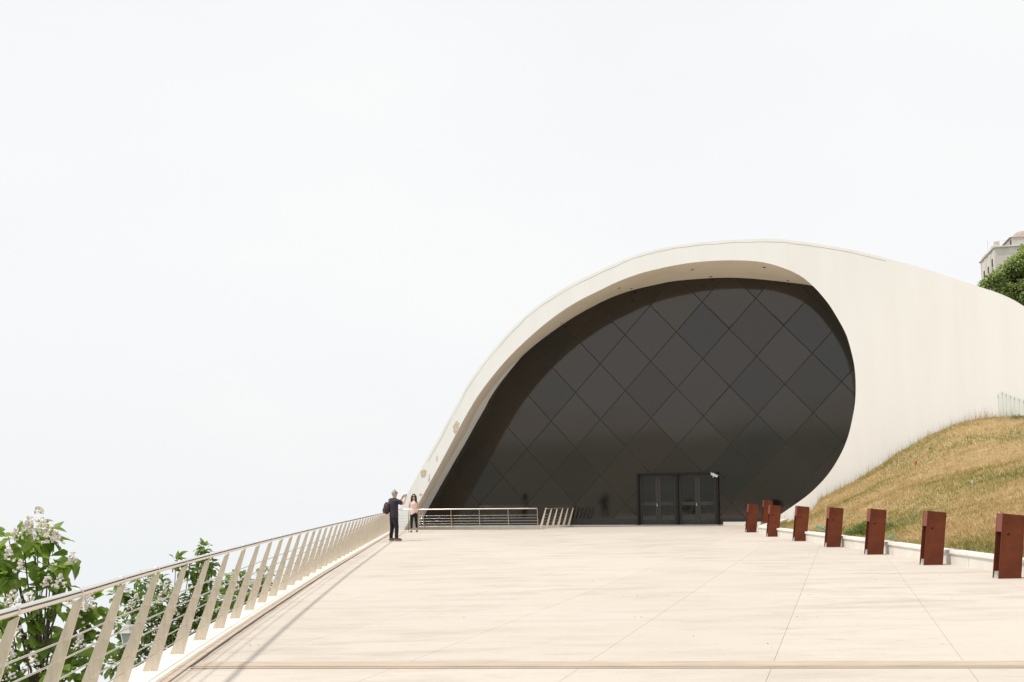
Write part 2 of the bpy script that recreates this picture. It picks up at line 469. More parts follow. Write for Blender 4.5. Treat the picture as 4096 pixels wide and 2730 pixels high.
# garden ground far below on the left and terrain that carries everything
def grid(name, m, fx, nx, ny, parent=None, smooth=True):
    b = MB()
    for j in range(ny + 1):
        for i in range(nx + 1): b.v.append(tuple(fx(i / nx, j / ny)))
    for j in range(ny):
        for i in range(nx):
            a = j * (nx + 1) + i
            b.f.append([a, a + 1, a + nx + 2, a + nx + 1]); b.mi.append(0)
    return b.build(name, m, parent, smooth)
def ter(u, v):
    x, y = -60 + 400 * u, -60 + 400 * v
    z = -6.0
    z += 1.2 * noise.noise(Vector((x * .03, y * .03, 0)))
    if y > 36 and x < 12: z -= (y - 36) * .75
    k = max(0, min(1, (x - 18) / 26)); k = k * k * (3 - 2 * k)
    z = max(z, z * (1 - k) + min(40, (y - 70) * .27) * k)
    return (x, y, z)
tag(grid('terrain', 'terrain', ter, 90, 90), kind='structure')

# grassy bank beside the terrace
KY = [14, 18.7, 22.2, 26.6, 30.4, 38.1, 39]
KXX = [8.83, 8.95, 9.04, 9.19, 9.23, 9.29, 9.30]
def kerb_x(Y): return interp(Y, KY, KXX)
RX, RZ = [9.3], [.05]
for px_, py_ in ((3131, 2066), (3248, 2015), (3355, 1964), (3457, 1908), (3544, 1852), (3610, 1806), (3712, 1750), (3814, 1704), (3865, 1689), (3967, 1673.5), (4018, 1673), (4096, 1730)):
    p_ = on_wall(px_, py_, depth_px(px_) + .55); RX.append(p_.x); RZ.append(p_.z)
RX += [24.5, 40]; RZ += [RZ[-1] - .15, RZ[-1] - .15]
def front_y(X):
    y_ = 43.0
    for _ in range(4): y_ = Y0 + KX * X - depth_px(2048 + 3983 * X / y_)
    return y_
def bank_z(x, y):
    xr = max(9.3, x)
    ridge = interp(xr, RX, RZ)
    yr = front_y(x) - .4
    kx = kerb_x(y) + .22 + max(0, y - 38.6) * .55
    d = x - kx
    if d < 0: return .18
    near = .22 + 3.6 * (1 - math.exp(-(d / 6.2) ** 1.35))          # slope of the near part
    near += .10 * noise.noise(Vector((x * .5, y * .35, 1))) + .05 * noise.noise(Vector((x * 1.7, y * 1.3, 5)))
    w = max(0, min(1, (y - 31) / max(1, yr - 31))); w = w * w * (3 - 2 * w)
    far = .2 + (ridge - .2) * min(1, d / 1.2)
    far += .05 * noise.noise(Vector((x * 1.7, y * 1.3, 5)))
    return near * (1 - w) + far * w
def bank_fx(u, v):
    y = 13 + (46.5 - 13) * v
    x0 = kerb_x(y) + .12 + max(0, y - 38.6) * .55
    x = x0 + (27 - x0) * u
    ymax = front_y(x) - .25
    yy = min(y, ymax)
    return (x, yy, bank_z(x, yy))
bank = tag(grid('grass_bank', 'soil', bank_fx, 90, 150), kind='structure')

# ================================================================== AUDITORIUM
hall = tag(empty('auditorium', (0, 0, 0)), 'white concrete auditorium with a teardrop opening filled by dark diamond glazing', 'building')
H = np.array([[5.90813628e+01, 5.68993039e+01, 5.61243728e+02], [-6.67891282e+01, 6.73994136e+01, -4.49837939e+02], [-5.87801699e-03, -1.05233124e-02, 1.0]])
HI = np.linalg.inv(H)
def lat(x, y):
    xv, yv = (x - 2048) * .57446, (y - 1365) * .57446
    q = HI @ np.array([xv * _c - yv * _s, xv * _s + yv * _c - HOR, 1]); return (q[0] / q[2], q[1] / q[2])
def cvec(m):
    x, dn, fw = m[0] / FPX, (m[1] + RISE * m[2]) / FPX, m[2]
    return Vector((x, fw * math.cos(PITCH) + dn * math.sin(PITCH), fw * math.sin(PITCH) - dn * math.cos(PITCH)))
_a, _b, _t = cvec(H[:, 0]), cvec(H[:, 1]), cvec(H[:, 2])
LAM = (Y0 + LEAN * EYE) / (_t.y - KX * _t.x - LEAN * _t.z)
GN = _a.cross(_b).normalized()
if GN.y > 0: GN = -GN                                          # out of the glass, toward us
def glass_pt(i, j, out=0.0): return Vector((0, 0, EYE)) + (_t + _a * i + _b * j) * LAM + GN * out

inner_px = [(1590, 2168), (1614, 2124), (1643, 2071), (1673, 2017), (1712, 1945), (1753, 1871), (1792, 1798), (1829.5, 1727.5), (1866, 1660), (1903, 1598), (1937, 1549), (1975, 1499.7), (2022, 1444),
            (2074, 1391), (2140, 1330), (2214, 1270), (2300, 1212.5), (2395.6, 1163.8), (2470, 1128), (2553, 1097), (2630, 1077), (2706, 1061), (2790, 1049), (2878, 1043), (2974, 1043),
            (3050, 1050), (3127, 1070.5), (3200, 1103), (3252, 1145), (3290, 1186), (3321.8, 1227.5), (3360, 1291), (3385, 1340), (3402, 1395), (3415, 1450), (3421.5, 1505), (3423, 1562),
            (3420, 1615), (3411, 1668), (3393.6, 1742.8), (3363, 1817.6), (3312, 1899), (3244, 1970.6), (3176, 2021.6), (3120, 2060), (3060, 2100)]
outer_px = [(1526, 2168), (1552, 2124), (1604, 2024), (1642.6, 1951.7), (1686, 1873), (1715, 1820), (1750, 1759), (1791, 1683), (1837, 1600), (1857, 1560), (1890, 1508), (1927.5, 1457), (2004, 1362.6),
            (2087, 1276.5), (2187, 1197), (2290, 1135), (2400, 1082), (2553, 1017), (2706, 982.5), (2859, 965), (3031, 956.5), (3127, 958.4), (3300, 980.6), (3455, 1010), (3580, 1043), (3700, 1076),
            (3815, 1114), (3912, 1146), (4015.6, 1182), (4096, 1226), (4240, 1330), (4400, 1480), (4520, 1650), (4600, 1850), (4640, 2100)]
back_px = [(1619, 2168), (1643, 2124), (1698.8, 2030), (1738, 1958), (1778.5, 1887), (1826, 1807), (1874, 1727.5), (1910, 1655), (1942, 1601), (1980, 1548), (2023, 1493), (2083, 1431), (2150.7, 1372),
           (2246, 1302), (2320, 1255), (2427.5, 1199), (2523, 1163.8), (2618.8, 1141), (2698.5, 1125.5), (2810, 1116), (2905, 1112), (3009, 1116), (3137, 1129), (3252, 1145),
           (3345, 1178), (3420, 1250), (3462, 1330), (3485, 1430), (3492, 1540), (3482, 1650), (3458, 1745), (3420, 1840), (3362, 1930), (3290, 2005), (3200, 2070), (3140, 2110)]
def smooth_px(px, n):
    return resample(cat_rom([Vector((x, y, 0)) for x, y in px], 6), n)
NI = 150
fi_px = smooth_px(inner_px, NI)
fo_px = smooth_px(outer_px, NI)
F = [on_wall(p.x, p.y, depth_px(p.x)) for p in fi_px]
O = [on_wall(p.x, p.y, depth_px(p.x)) for p in fo_px]
Bk_px = smooth_px(back_px, NI)
Bk = [on_wall(p.x, p.y) for p in Bk_px]
# wall face: a sheet between the opening and the roof line, swinging back on the right
m = MB(); NS = 14
for i in range(NI):
    for k in range(NS + 1):
        p = fi_px[i].lerp(fo_px[i], k / NS); m.v.append(tuple(on_wall(p.x, p.y, depth_px(p.x))))
for i in range(NI - 1):
    for k in range(NS):
        a_ = i * (NS + 1) + k; m.f.append([a_, a_ + 1, a_ + NS + 2, a_ + NS + 1]); m.mi.append(0)
m.build('shell_front', 'plaster', hall, smooth=True)
m = MB()
# roof: the outer edge carried back and sinking; outside foot
rim = O + [Vector((O[-1].x, O[-1].y, -1.0))]
back1 = [p - N * 9 + Vector((.4, 0, -.06 * p.z)) for p in rim]
back2 = [p - N * 22 + Vector((.8, 0, -.25 * max(0, p.z))) for p in rim]
for A_, B_ in ((rim, back1), (back1, back2)):
    for i in range(len(rim) - 1):
        m.add([A_[i], A_[i + 1], B_[i + 1], B_[i]], [(0, 1, 2, 3)])
m.add(back2, [list(range(len(back2)))])
o = m.build('shell_roof', 'plaster', hall)
# soffit / reveal between the wall edge and the glass
m = MB()
# match by arc length on both curves up to the meeting point, then beyond it
def split(px, meet):
    i = min(range(len(px)), key=lambda k: (px[k].x - meet[0]) ** 2 + (px[k].y - meet[1]) ** 2); return i
fm = split(fi_px, (3252, 1145)); bm_ = split(Bk_px, (3252, 1145))
n1, n2 = 90, 60
Fa = resample(F[:fm + 1], n1) + resample(F[fm:], n2)[1:]
Ba = resample(Bk[:bm_ + 1], n1) + resample(Bk[bm_:], n2)[1:]
for i in range(len(Fa) - 1):
    m.add([Fa[i] , Fa[i + 1], Ba[i + 1], Ba[i]], [(0, 1, 2, 3)])
sof = m.build('soffit', 'soffit', hall, smooth=True)
# weathered flashing line under the roof edge
m = MB()
OO = resample(O, 400)
for i in range(40, 262):
    a, b = OO[i], OO[i + 1]
    d = (b - a).normalized(); inw = d.cross(N).normalized()
    if inw.z > 0: inw = -inw
    k1 = .13 + .035 * noise.noise(a * 1.6); k2 = .13 + .035 * noise.noise(b * 1.6)
    w = .012 + .010 * (noise.noise(a * .9) + .4)
    m.add([a + inw * k1 + N * .004, b + inw * k2 + N * .004, b + inw * (k2 + w) + N * .004, a + inw * (k1 + w) + N * .004], [(0, 1, 2, 3)])
m.build('edge_crack', 'flashing', hall)
# recessed lights in the soffit
for (x, y) in ((2767, 1078.5), (2832, 1106), (3052, 1070), (3154, 1124.5), (2484, 1151.5), (2527, 1155.5), (2246, 1294)):
    # drop the photo point onto the soffit surface: between edge and glass
    best = None
    for i in range(5, n1 - 1):
        for k in range(1, 20):
            p = Fa[i].lerp(Ba[i], k / 20)
            rx, rz = p.x / p.y, (p.z - EYE) / p.y
            qx, qz = ray(x, y); d = (rx - qx) ** 2 + (rz - qz) ** 2
            if best is None or d < best[0]: best = (d, p, (Ba[i] - Fa[i]).normalized(), (Fa[i + 1] - Fa[i]).normalized())
    _, p, e1, e2 = best; nn = e1.cross(e2).normalized()
    if nn.z > 0: nn = -nn
    m = MB(); ring = [p + nn * .012 + (e1 * math.cos(a) + e2 * math.sin(a)) * .075 for a in np.linspace(0, 2 * math.pi, 13)[:-1]]
    m.prism(ring, -nn * .05).build('soffit_light', 'dark_hole', hall)
# peeled plaster
def blob(cx, cy, rx_, ry_, seed, tilt=0.0):
    out = []
    for k in range(26):
        a = 2 * math.pi * k / 26; q = 1 + .5 * noise.noise(Vector((math.cos(a) * 1.5, math.sin(a) * 1.5, seed))) + .45 * noise.noise(Vector((math.cos(a) * 5, math.sin(a) * 5, seed + 4)))
        x, y = rx_ * q * math.cos(a), ry_ * q * math.sin(a)
        out.append((cx + x * math.cos(tilt) - y * math.sin(tilt), cy + x * math.sin(tilt) + y * math.cos(tilt)))
    return out
for n_, (cx, cy, a, b, tl) in enumerate(((1825, 1708, 11, 19, .25), (1694, 1894, 10, 15, .2), (1682, 1979, 6, 4, -.4), (1716, 1915, 2, 14, .1), (1747, 1835, 1.6, 12, .1))):
    edge = [on_wall(x, y, DEPTH + .006) for x, y in blob(cx, cy, a * 1.07, b * 1.06, n_, tl)]
    MB().prism(edge, -N * .02).build('peeled_edge', 'patch_edge', hall)
    pt = [on_wall(x, y, DEPTH + .012) for x, y in blob(cx, cy, a, b, n_, tl)]
    MB().prism(pt, -N * .002).build('peeled_patch', 'patch', hall)

# glazing: one object per pane
outline = [lat(p.x, p.y) for p in Bk_px]
if area2(outline) < 0: outline = outline[::-1]
# base line: z = 0.36 on the glass plane -> in lattice coordinates z = z0 + za*i + zb*j
z0, za, zb = (Vector((0, 0, EYE)) + _t * LAM).z, _a.z * LAM, _b.z * LAM
SILL = .36
hull = []
def cross2(o_, a, b): return (a[0] - o_[0]) * (b[1] - o_[1]) - (a[1] - o_[1]) * (b[0] - o_[0])
ps = sorted(set((round(a, 4), round(b, 4)) for a, b in outline))
lo = []
for p in ps:
    while len(lo) >= 2 and cross2(lo[-2], lo[-1], p) <= 0: lo.pop()
    lo.append(p)
up = []
for p in ps[::-1]:
    while len(up) >= 2 and cross2(up[-2], up[-1], p) <= 0: up.pop()
    up.append(p)
hull = lo[:-1] + up[:-1]
# the door stands in a hole of the glazing
DOOR_U0, DOOR_U1, DOOR_H = 6.63, 10.42, 2.52
for i in range(-14, 6):
    for j in range(-8, 10):
        gq = .011
        q = [(i + gq, j + gq), (i + 1 - gq, j + gq), (i + 1 - gq, j + 1 - gq), (i + gq, j + 1 - gq)]
        q = clip_convex(q, hull)
        if q: q = clip(q, za, zb, z0 - SILL)
        if len(q) < 3 or abs(area2(q)) < .004: continue
        cx = sum(p[0] for p in q) / len(q); cy = sum(p[1] for p in q) / len(q)
        c3 = glass_pt(cx, cy)
        tx, ty = random.gauss(0, .0022), random.gauss(0, .0022)
        pts = []
        for p in q:
            w = glass_pt(*p); d = w - c3
            pts.append(w + GN * (.03 + d.dot(U) * tx + d.z * ty))
        pm = MB().prism(pts, -GN * .02).mesh('pane', 'glass_pane')
        for v in pm.vertices: v.co -= c3
        po = link('pane', pm, hall); po.location = c3
def bar(p0, p1, w, out, th, name, m, parent):
    d = (p1 - p0).normalized(); s = d.cross(GN).normalized() * w / 2
    return MB().prism([p0 - s + GN * out, p0 + s + GN * out, p1 + s + GN * out, p1 - s + GN * out], -GN * th).build(name, m, parent)
def seg_in_hull(a, b):
    t0_, t1_ = 0.0, 1.0
    reg = list(hull)
    for i in range(len(reg)):
        (x1, y1), (x2, y2) = reg[i], reg[(i + 1) % len(reg)]
        A_, B_, C_ = -(y2 - y1), x2 - x1, (y2 - y1) * x1 - (x2 - x1) * y1
        da, db = A_ * a[0] + B_ * a[1] + C_, A_ * b[0] + B_ * b[1] + C_
        if da < 0 and db < 0: return None
        if da < 0: t0_ = max(t0_, da / (da - db))
        elif db < 0: t1_ = min(t1_, da / (da - db))
    da, db = za * a[0] + zb * a[1] + z0 - SILL, za * b[0] + zb * b[1] + z0 - SILL
    if da < 0 and db < 0: return None
    if da < 0: t0_ = max(t0_, da / (da - db))
    elif db < 0: t1_ = min(t1_, da / (da - db))
    if t1_ - t0_ < .01: return None
    L = lambda t: (a[0] + (b[0] - a[0]) * t, a[1] + (b[1] - a[1]) * t)
    return L(t0_), L(t1_)
for i in range(-14, 6):
    s_ = seg_in_hull((i, -12), (i, 12))
    if s_: bar(glass_pt(*s_[0]), glass_pt(*s_[1]), .085, .026, .12, 'mullion', 'joint', hall)
for j in range(-8, 10):
    s_ = seg_in_hull((-16, j), (8, j))
    if s_: bar(glass_pt(*s_[0]), glass_pt(*s_[1]), .085, .0245, .12, 'mullion', 'joint', hall)
# dark sill under the glazing, white plinth below it
def wall_box(name, u0, u1, o0, o1, za_, zb_, m, parent=None, bevel=0):
    b = MB(); b.hexa([wall_pt(u0, o0, za_), wall_pt(u1, o0, za_), wall_pt(u1, o1, za_), wall_pt(u0, o1, za_)],
                     [wall_pt(u0, o0, zb_), wall_pt(u1, o0, zb_), wall_pt(u1, o1, zb_), wall_pt(u0, o1, zb_)])
    return b.build(name, m, parent, bevel=bevel)
wall_box('sill', -5.6, DOOR_U0 - .1, -.1, .05, .06, SILL - .004, 'sill', hall)
wall_box('sill', DOOR_U1 + .1, 14.2, -.1, .05, .06, SILL - .004, 'sill', hall)
wall_box('plinth', -5.7, 14.4, -.5, .12, -2.5, .055, 'kerb_white', hall)
# entrance portal: upright frame standing proud of the leaning glass
def W(u, o_, z): return wall_pt(u, o_, z)
du = DOOR_U1 - DOOR_U0
fr = .10
FO = .34                       # front of the portal
wall_box('lintel', DOOR_U0 - fr, DOOR_U1 + fr, -.35, FO, DOOR_H, DOOR_H + .10, 'door_metal', hall)
for u in (DOOR_U0 - fr, DOOR_U0 + du / 2 - fr / 2, DOOR_U1):
    wall_box('jamb', u, u + fr, -.35, FO - .004, .06, DOOR_H - .003, 'door_metal', hall)
wall_box('threshold', DOOR_U0 - fr, DOOR_U1 + fr, .125, .45, -.02, .052, 'concrete', hall)
hw = (du - fr) / 4
for h in range(2):
    for l in range(2):
        u0 = DOOR_U0 + h * (du / 2 + fr / 2) + l * hw + .006
        u1 = u0 + hw - .012
        leaf = wall_box('door_leaf', u0, u1, .03, .045, .07, DOOR_H - .01, 'door_glass', hall)
        st = .12
        for (a, b, c, d) in ((u0, u0 + st, .07, DOOR_H - .01), (u1 - st, u1, .07, DOOR_H - .01), (u0 + st, u1 - st, DOOR_H - .13, DOOR_H - .01), (u0 + st, u1 - st, .07, .28), (u0 + st, u1 - st, 1.0, 1.17)):
            wall_box('stile' if d - c > 1 else 'rail', a, b, .046, .085, c, d, 'door_frame', leaf)
        uh = u1 - .05 if l == 0 else u0 + .05
        if l == 0: wall_box('handle', uh - .012, uh + .012, .086, .13, .96, 1.10, 'steel_polished', leaf)
# ------------------------------------------------------------------ security camera on the portal
p = W(DOOR_U1 - .12, FO + .02, DOOR_H - .02)
cc = tag(empty('security_camera', p), 'white security camera hanging under the corner of the dark entrance frame', 'camera')
rot = Matrix.Rotation(R(24), 3, 'Y')
MB().box((.02, -.16, -.06), (.34, .10, .095), rot).build('camera_body', 'white_metal', cc, bevel=.01)
MB().box((.03, -.16, .0), (.40, .13, .014), rot).build('sun_shield', 'white_metal', cc)
MB().box((.0, -.10, .02), (.06, .22, .05)).box((-.02, -.16, -.13), (.045, .05, .06)).build('bracket', 'white_metal', cc)
MB().box((.36, .0, -.10), (.36, .05, .07), rot).box((.16, -.03, -.01), (.14, .05, .04)).build('dark_bars', 'iron', cc)  # two dark bars to the right of the camera body

# ------------------------------------------------------------------ white low wall by the glass, right of the door
MB().box((0, 0, 0), (1.75, .28, .19)).build('low_wall', 'kerb_white', None, bevel=.01)
o = bpy.data.objects['low_wall']; o.location = wall_pt(11.65, .75, .10); o.rotation_euler = (0, 0, math.atan2(U.y, U.x))
tag(o, 'low white stained wall lying at the foot of the dark glass right of the door', 'low wall')

# ================================================================== RAILINGS
def plate_post(base, side, lean, h, parent, wb=.13, wt=.055, th=.012, d=None):
    """flat tapered plate; 'side' = direction it leans and is wide along"""
    s = Vector(side).normalized(); n = Vector((0, 0, 1)).cross(s) * th / 2
    b0, t0_ = Vector(base), Vector(base) + s * lean + Vector((0, 0, h))
    poly = [b0 - s * wb / 2, b0 + s * wb / 2, t0_ + s * wt / 2, t0_ - s * wt / 2 - Vector((0, 0, .03))]
    return [p - n for p in poly], n * 2
def railing(path, side_fn, label, lean=.285, h=.93, rods=5, group=None, bolts=True, ring=True, wb=.13, wt=.055):
    """path: list of base points"""
    root = tag(empty('railing', path[0]), label, 'railing', group)
    off = Vector(path[0]); tops = []; rodp = [[] for _ in range(rods)]
    for i, p in enumerate(path):
        p = Vector(p) - off; s = Vector(side_fn(i)).normalized()
        poly, n = plate_post(p, s, lean, h, root, wb, wt)
        post = MB().prism(poly, n).build('post', 'steel_brushed', root)
        tops.append(p + s * lean + Vector((0, 0, h + .022)))
        for k in range(rods):
            z = .15 + .13 * k
            rodp[k].append(p + s * (lean * z / h) + Vector((0, 0, z)))
        if bolts:
            m = MB()
            for z in (.035, .08):
                c = p + s * (lean * z / h) - n * .5
                m.tube([c - n.normalized() * .010, c + n * 1.0 + n.normalized() * .010], .012, 8)
            m.build('bolt', 'steel_polished', post)
    fine = cat_rom(tops, 3)
    MB().tube(fine, .0255, 14).build('handrail', 'steel_polished', root, smooth=True)
    for k in range(rods):
        MB().tube(rodp[k], .0065, 6).build('rod', 'steel_polished', root, smooth=True)
    if ring:
        for i, tp in enumerate(tops[1:-1]):
            d = (tops[i + 2] - tops[i]).normalized()
            MB().tube([tp - d * .012, tp + d * .012], .0268, 14).build('sleeve', 'steel_brushed', root, smooth=True)
    return root
ys = [3.15 + .975 * i for i in range(46)]
lp = [(edge_x(y) - .285, y, .003) for y in ys]
railing(lp, lambda i: (1, .09, 0), 'long stainless steel railing with leaning plate posts along the left terrace edge')
a, b = Vector((BACK[0][0] + .05, BACK[0][1] + .06, 0)), Vector((BACK[1][0] - .02, BACK[1][1] + .05, 0))
along = (b - a).normalized(); inn = Vector((along.y, -along.x, 0))
bp = [a + (b - a) * (i / 5) for i in range(6)]
railing(bp, lambda i: inn, 'short rear railing behind the woman with thin posts in front of the dark glass', lean=.12, h=.95, bolts=False, ring=False, wb=.07, wt=.05)
c0, c1 = Vector((1.2, 46.45, 0)), Vector((2.74, 50.85, 0))
rp = [c0 + (c1 - c0) * (i / 5) for i in range(6)]
railing(rp, lambda i: (.97, -.3, 0), 'receding railing of six leaning plate posts running back to the glass', lean=.27, h=.94, ring=False)

# ================================================================== KERB WALL AND CORTEN LIGHTS
KTOP = .30
kerb = tag(empty('kerb_wall', (kerb_x(20), 20, 0)), 'low white wall with a coping between the terrace and the dry grass bank', 'low wall')
ko = Vector(kerb.location)
ycuts = [14.0, 15.5, 17.0, 18.3, 19.9, 22.0, 24.2, 26.3, 28.6, 31, 33.2, 35.6, 38.1]
for a, b in zip(ycuts, ycuts[1:]):
    xa, xb = kerb_x(a), kerb_x(b); g_ = .008
    def q(x0, x1, z): return [Vector((xa + x0, a + g_, z)) - ko, Vector((xb + x0, b - g_, z)) - ko, Vector((xb + x1, b - g_, z)) - ko, Vector((xa + x1, a + g_, z)) - ko]
    w_ = MB().hexa(q(0, .25, -.1), q(0, .25, KTOP - .07)).build('wall_block', 'kerb_white', kerb, bevel=.006)
    MB().hexa(q(-.035, .28, KTOP - .072), q(-.02, .28, KTOP)).build('coping', 'kerb_white', w_, bevel=.012)
# return wall at the far end
e0 = Vector((kerb_x(38.1), 38.15, 0)); e1 = Vector((11.3, 42.6, 0))
d = (e1 - e0).normalized(); sN = Vector((d.y, -d.x, 0))
def q2(s0, s1, z0_, z1_): return [e0 + sN * s0 + Vector((0, 0, z0_)) - ko, e1 + sN * s0 + Vector((0, 0, z1_)) - ko, e1 + sN * s1 + Vector((0, 0, z1_)) - ko, e0 + sN * s1 + Vector((0, 0, z0_)) - ko]
w_ = MB().hexa(q2(0, .3, -.1, -.1), q2(0, .3, KTOP - .07, KTOP + .08)).build('wall_block', 'kerb_white', kerb, bevel=.006)
MB().hexa(q2(-.03, .34, KTOP - .072, KTOP + .078), q2(-.02, .34, KTOP, KTOP + .15)).build('coping', 'kerb_white', w_, bevel=.012)

def make_light(h=1.12, w=.40, dp=.21, lean=R(7.0)):
    root = empty('corten_light')
    t = .016; cap = .32
    def S(x, z): return x + math.tan(lean) * z          # shear to the right with height
    def block(x0, x1, y0, y1, za_, zb_, zb1=None):
        # top falls to the right because the slab is tilted
        b = MB(); zr = (zb_ if zb1 is None else zb1)
        b.hexa([(S(x0, za_), y0, za_), (S(x1, za_), y0, za_), (S(x1, za_), y1, za_), (S(x0, za_), y1, za_)],
               [(S(x0, zb_), y0, zb_), (S(x1, zr), y0, zr), (S(x1, zr), y1, zr), (S(x0, zb_), y1, zb_)])
        return b
    drop = w * math.tan(lean) * 1.1
    b = block(0, w, 0, t, 0, h, h - drop); f_ = b.build('face_plate', 'corten', root, bevel=.003)
    block(.001, w - .001, dp - t, dp, 0, h - .002, h - drop - .002).build('face_plate', 'corten', root, bevel=.003)
    block(w - t, w - .002, t + .001, dp - t - .001, 0, h - drop - .003).build('side_plate', 'corten', root)
    block(.003, w - t - .001, t + .001, dp - t - .001, h - cap, h - .004, h - drop + .012).build('cap_block', 'corten_cap', root)
    b = MB()
    x0 = .012
    b.add([(x0, t + .002, .0), (x0, dp - t - .002, .0), (x0 + .10, dp - t - .002, .0), (x0 + .10, t + .002, .0), (x0 + .03, dp - t - .002, .12), (x0 + .09, dp - t - .002, .12)],
          [(0, 1, 2, 3), (0, 3, 5, 4), (0, 4, 1), (1, 4, 5, 2), (2, 5, 3)])
    b.build('sunlit_wedge', 'sunlit_wedge', root)  # pale wedge stands in for the sunlit triangle at the recess foot
    zc, xc = h * .66, w * .30
    b = MB(); b.prism([(S(xc - .035, zc), -.003, zc), (S(xc + .035, zc), -.003, zc), (S(xc, zc + .045), -.003, zc + .045)], (0, .004, 0)); b.build('slot', 'dark_hole', root)
    return root
def copy_tree(o, parent=None):
    c = o.copy(); col.objects.link(c); c.parent = parent
    for ch in list(o.children): copy_tree(ch, c)
    return c
light0 = make_light()
spots = [(8.31, 17.3), (8.42, 20.7), (8.57, 24.42), (8.70, 28.0), (8.87, 31.8), (8.91, 35.3), (9.15, 39.55), (11.1, 44.9)]
names = ['tall rust-brown corten slab light at the right frame edge, nearest of the row', 'corten slab light second nearest, in front of the widest grass patch',
         'third corten slab light counted from the right frame edge', 'middle corten slab light just right of the green weed clump', 'corten slab light just left of the green weed clump',
         'sixth corten slab light from the right, beside the pointed end of the dry bank', 'farthest front corten slab light, leftmost of the row', 'half hidden corten slab light standing behind the end of the white kerb']
names = ['corten steel slab light cut by the right edge of the picture, nearest of the row', 'corten steel slab light second from the right picture edge',
         'corten steel slab light third from the right picture edge', 'corten steel slab light fourth from the right picture edge', 'corten steel slab light fourth from the left end of its row',
         'corten steel slab light third from the left, in front of the kerb corner', 'leftmost corten steel slab light of the row, standing on open paving', 'corten steel slab light half hidden behind the leftmost one and the white kerb end']
for i, ((x, y), lb) in enumerate(zip(spots, names)):
    o = light0 if i == 0 else copy_tree(light0)
    o.location = (x, y, 0 if i < 7 else .12)
    o.rotation_euler = (0, 0, R(2))
    tag(o, lb, 'light', 'corten slab lights along the white kerb')

# ================================================================== BANK GRASS
def noise01(x, y, sc, off=0.0): return .5 + .5 * noise.noise(Vector((x * sc, y * sc, off)))
def green_at(x, y, z):
    g_ = noise.noise(Vector((x * .35 + y * .12, y * .16, 3.0))) * .75 + .50 + noise01(x, y, 1.3, 9) * .35
    kx = kerb_x(y) + .2
    g_ += .38 * math.exp(-max(0, x - kx) / .9)                      # greener by the kerb
    if 15.4 < x < 18.6 and front_y(x) - y < 3.0: g_ += .30          # green crest
    return g_
def blades(name, pts, mats, parent=None, kind='stuff'):
    """pts: list of (base, height, width, lean vec, mat index)"""
    n = len(pts); v = np.zeros((n * 3, 3), np.float32)
    mi = np.zeros(n, np.int32)
    for k, (b, h, w, ln, m_) in enumerate(pts):
        a = random.random() * 6.283
        dx, dy = math.cos(a) * w, math.sin(a) * w
        v[3 * k] = (b[0] - dx, b[1] - dy, b[2]); v[3 * k + 1] = (b[0] + dx, b[1] + dy, b[2])
        v[3 * k + 2] = (b[0] + ln[0], b[1] + ln[1], b[2] + h); mi[k] = m_
    me = bpy.data.meshes.new(name)
    me.vertices.add(n * 3); me.vertices.foreach_set('co', v.ravel())
    me.loops.add(n * 3); me.loops.foreach_set('vertex_index', np.arange(n * 3, dtype=np.int32))
    me.polygons.add(n); me.polygons.foreach_set('loop_start', np.arange(0, n * 3, 3, dtype=np.int32))
    for m_ in mats: me.materials.append(MATS[m_])
    me.polygons.foreach_set('material_index', mi)
    me.update(calc_edges=True); me.validate()
    o = link(name, me, parent)
    if kind: o['kind'] = kind
    return o
gp_ = []
cnt = 0
while cnt < 165000:
    y = 14 + 31 * random.random() ** .8
    x0 = kerb_x(y) + .27 + max(0, y - 38.6) * .55
    x = x0 + (min(23.5, .53 * y + 1.5) - x0) * random.random()
    if x < x0 or y > front_y(x) - .3: cnt += 1; continue
    z = bank_z(x, y)
    gr = green_at(x, y, z) + random.gauss(0, .12)
    mi = 3 if gr > .90 else 2 if gr > .74 else 1 if gr > .55 else 0
    h = random.uniform(.03, .095) * (1.4 if mi == 3 else 1)
    gp_.append(((x, y, z - .01), h, random.uniform(.004, .009), (random.gauss(0, .045) - .02, random.gauss(0, .045)), mi))
    cnt += 1
# tall seed stalks along the crest and scattered
for _ in range(1500):
    x = random.uniform(11.2, 20.8); y = front_y(x) - random.uniform(.35, 1.6)
    z = bank_z(x, y)
    gp_.append(((x, y, z), random.uniform(.15, .62) * (1 if random.random() < .5 else .6), .006, (random.gauss(.03, .08), random.gauss(0, .05)), random.choice((1, 1, 2, 2))))
for _ in range(500):
    y = random.uniform(18, 42); x = random.uniform(kerb_x(y) + .5, min(22, .5 * y))
    if y > front_y(x) - .3: continue
    gp_.append(((x, y, bank_z(x, y)), random.uniform(.2, .45), .004, (random.gauss(0, .06), random.gauss(0, .05)), random.choice((0, 1, 2))))
for _ in range(420):                                                # uneven taller tufts
    y = random.uniform(17, 43); x = random.uniform(kerb_x(y) + .5, min(22.5, .54 * y + .5))
    if y > front_y(x) - .4: continue
    gr = green_at(x, y, 0); m0 = 3 if gr > .85 else 2 if gr > .68 else 1
    for _k in range(16):
        a, b = x + random.gauss(0, .06), y + random.gauss(0, .06)
        gp_.append(((a, b, bank_z(a, b) - .01), random.uniform(.08, .24), random.uniform(.004, .008), (random.gauss(0, .07), random.gauss(0, .07)), m0 if random.random() < .7 else 0))
for _ in range(2600):                                               # fringe hanging over the coping
    y = random.uniform(15, 38); x = kerb_x(y) + random.uniform(.24, .36)
    if noise.noise(Vector((y * 1.1, 0, 8))) < -.1: continue
    gp_.append(((x, y, .27), random.uniform(.02, .14), .006, (random.gauss(-.07, .06), random.gauss(0, .05)), random.choice((0, 1, 2, 3, 3))))
grass = blades('grass', gp_, ['grass_dry', 'grass_tan', 'grass_olive', 'grass_green'], None)
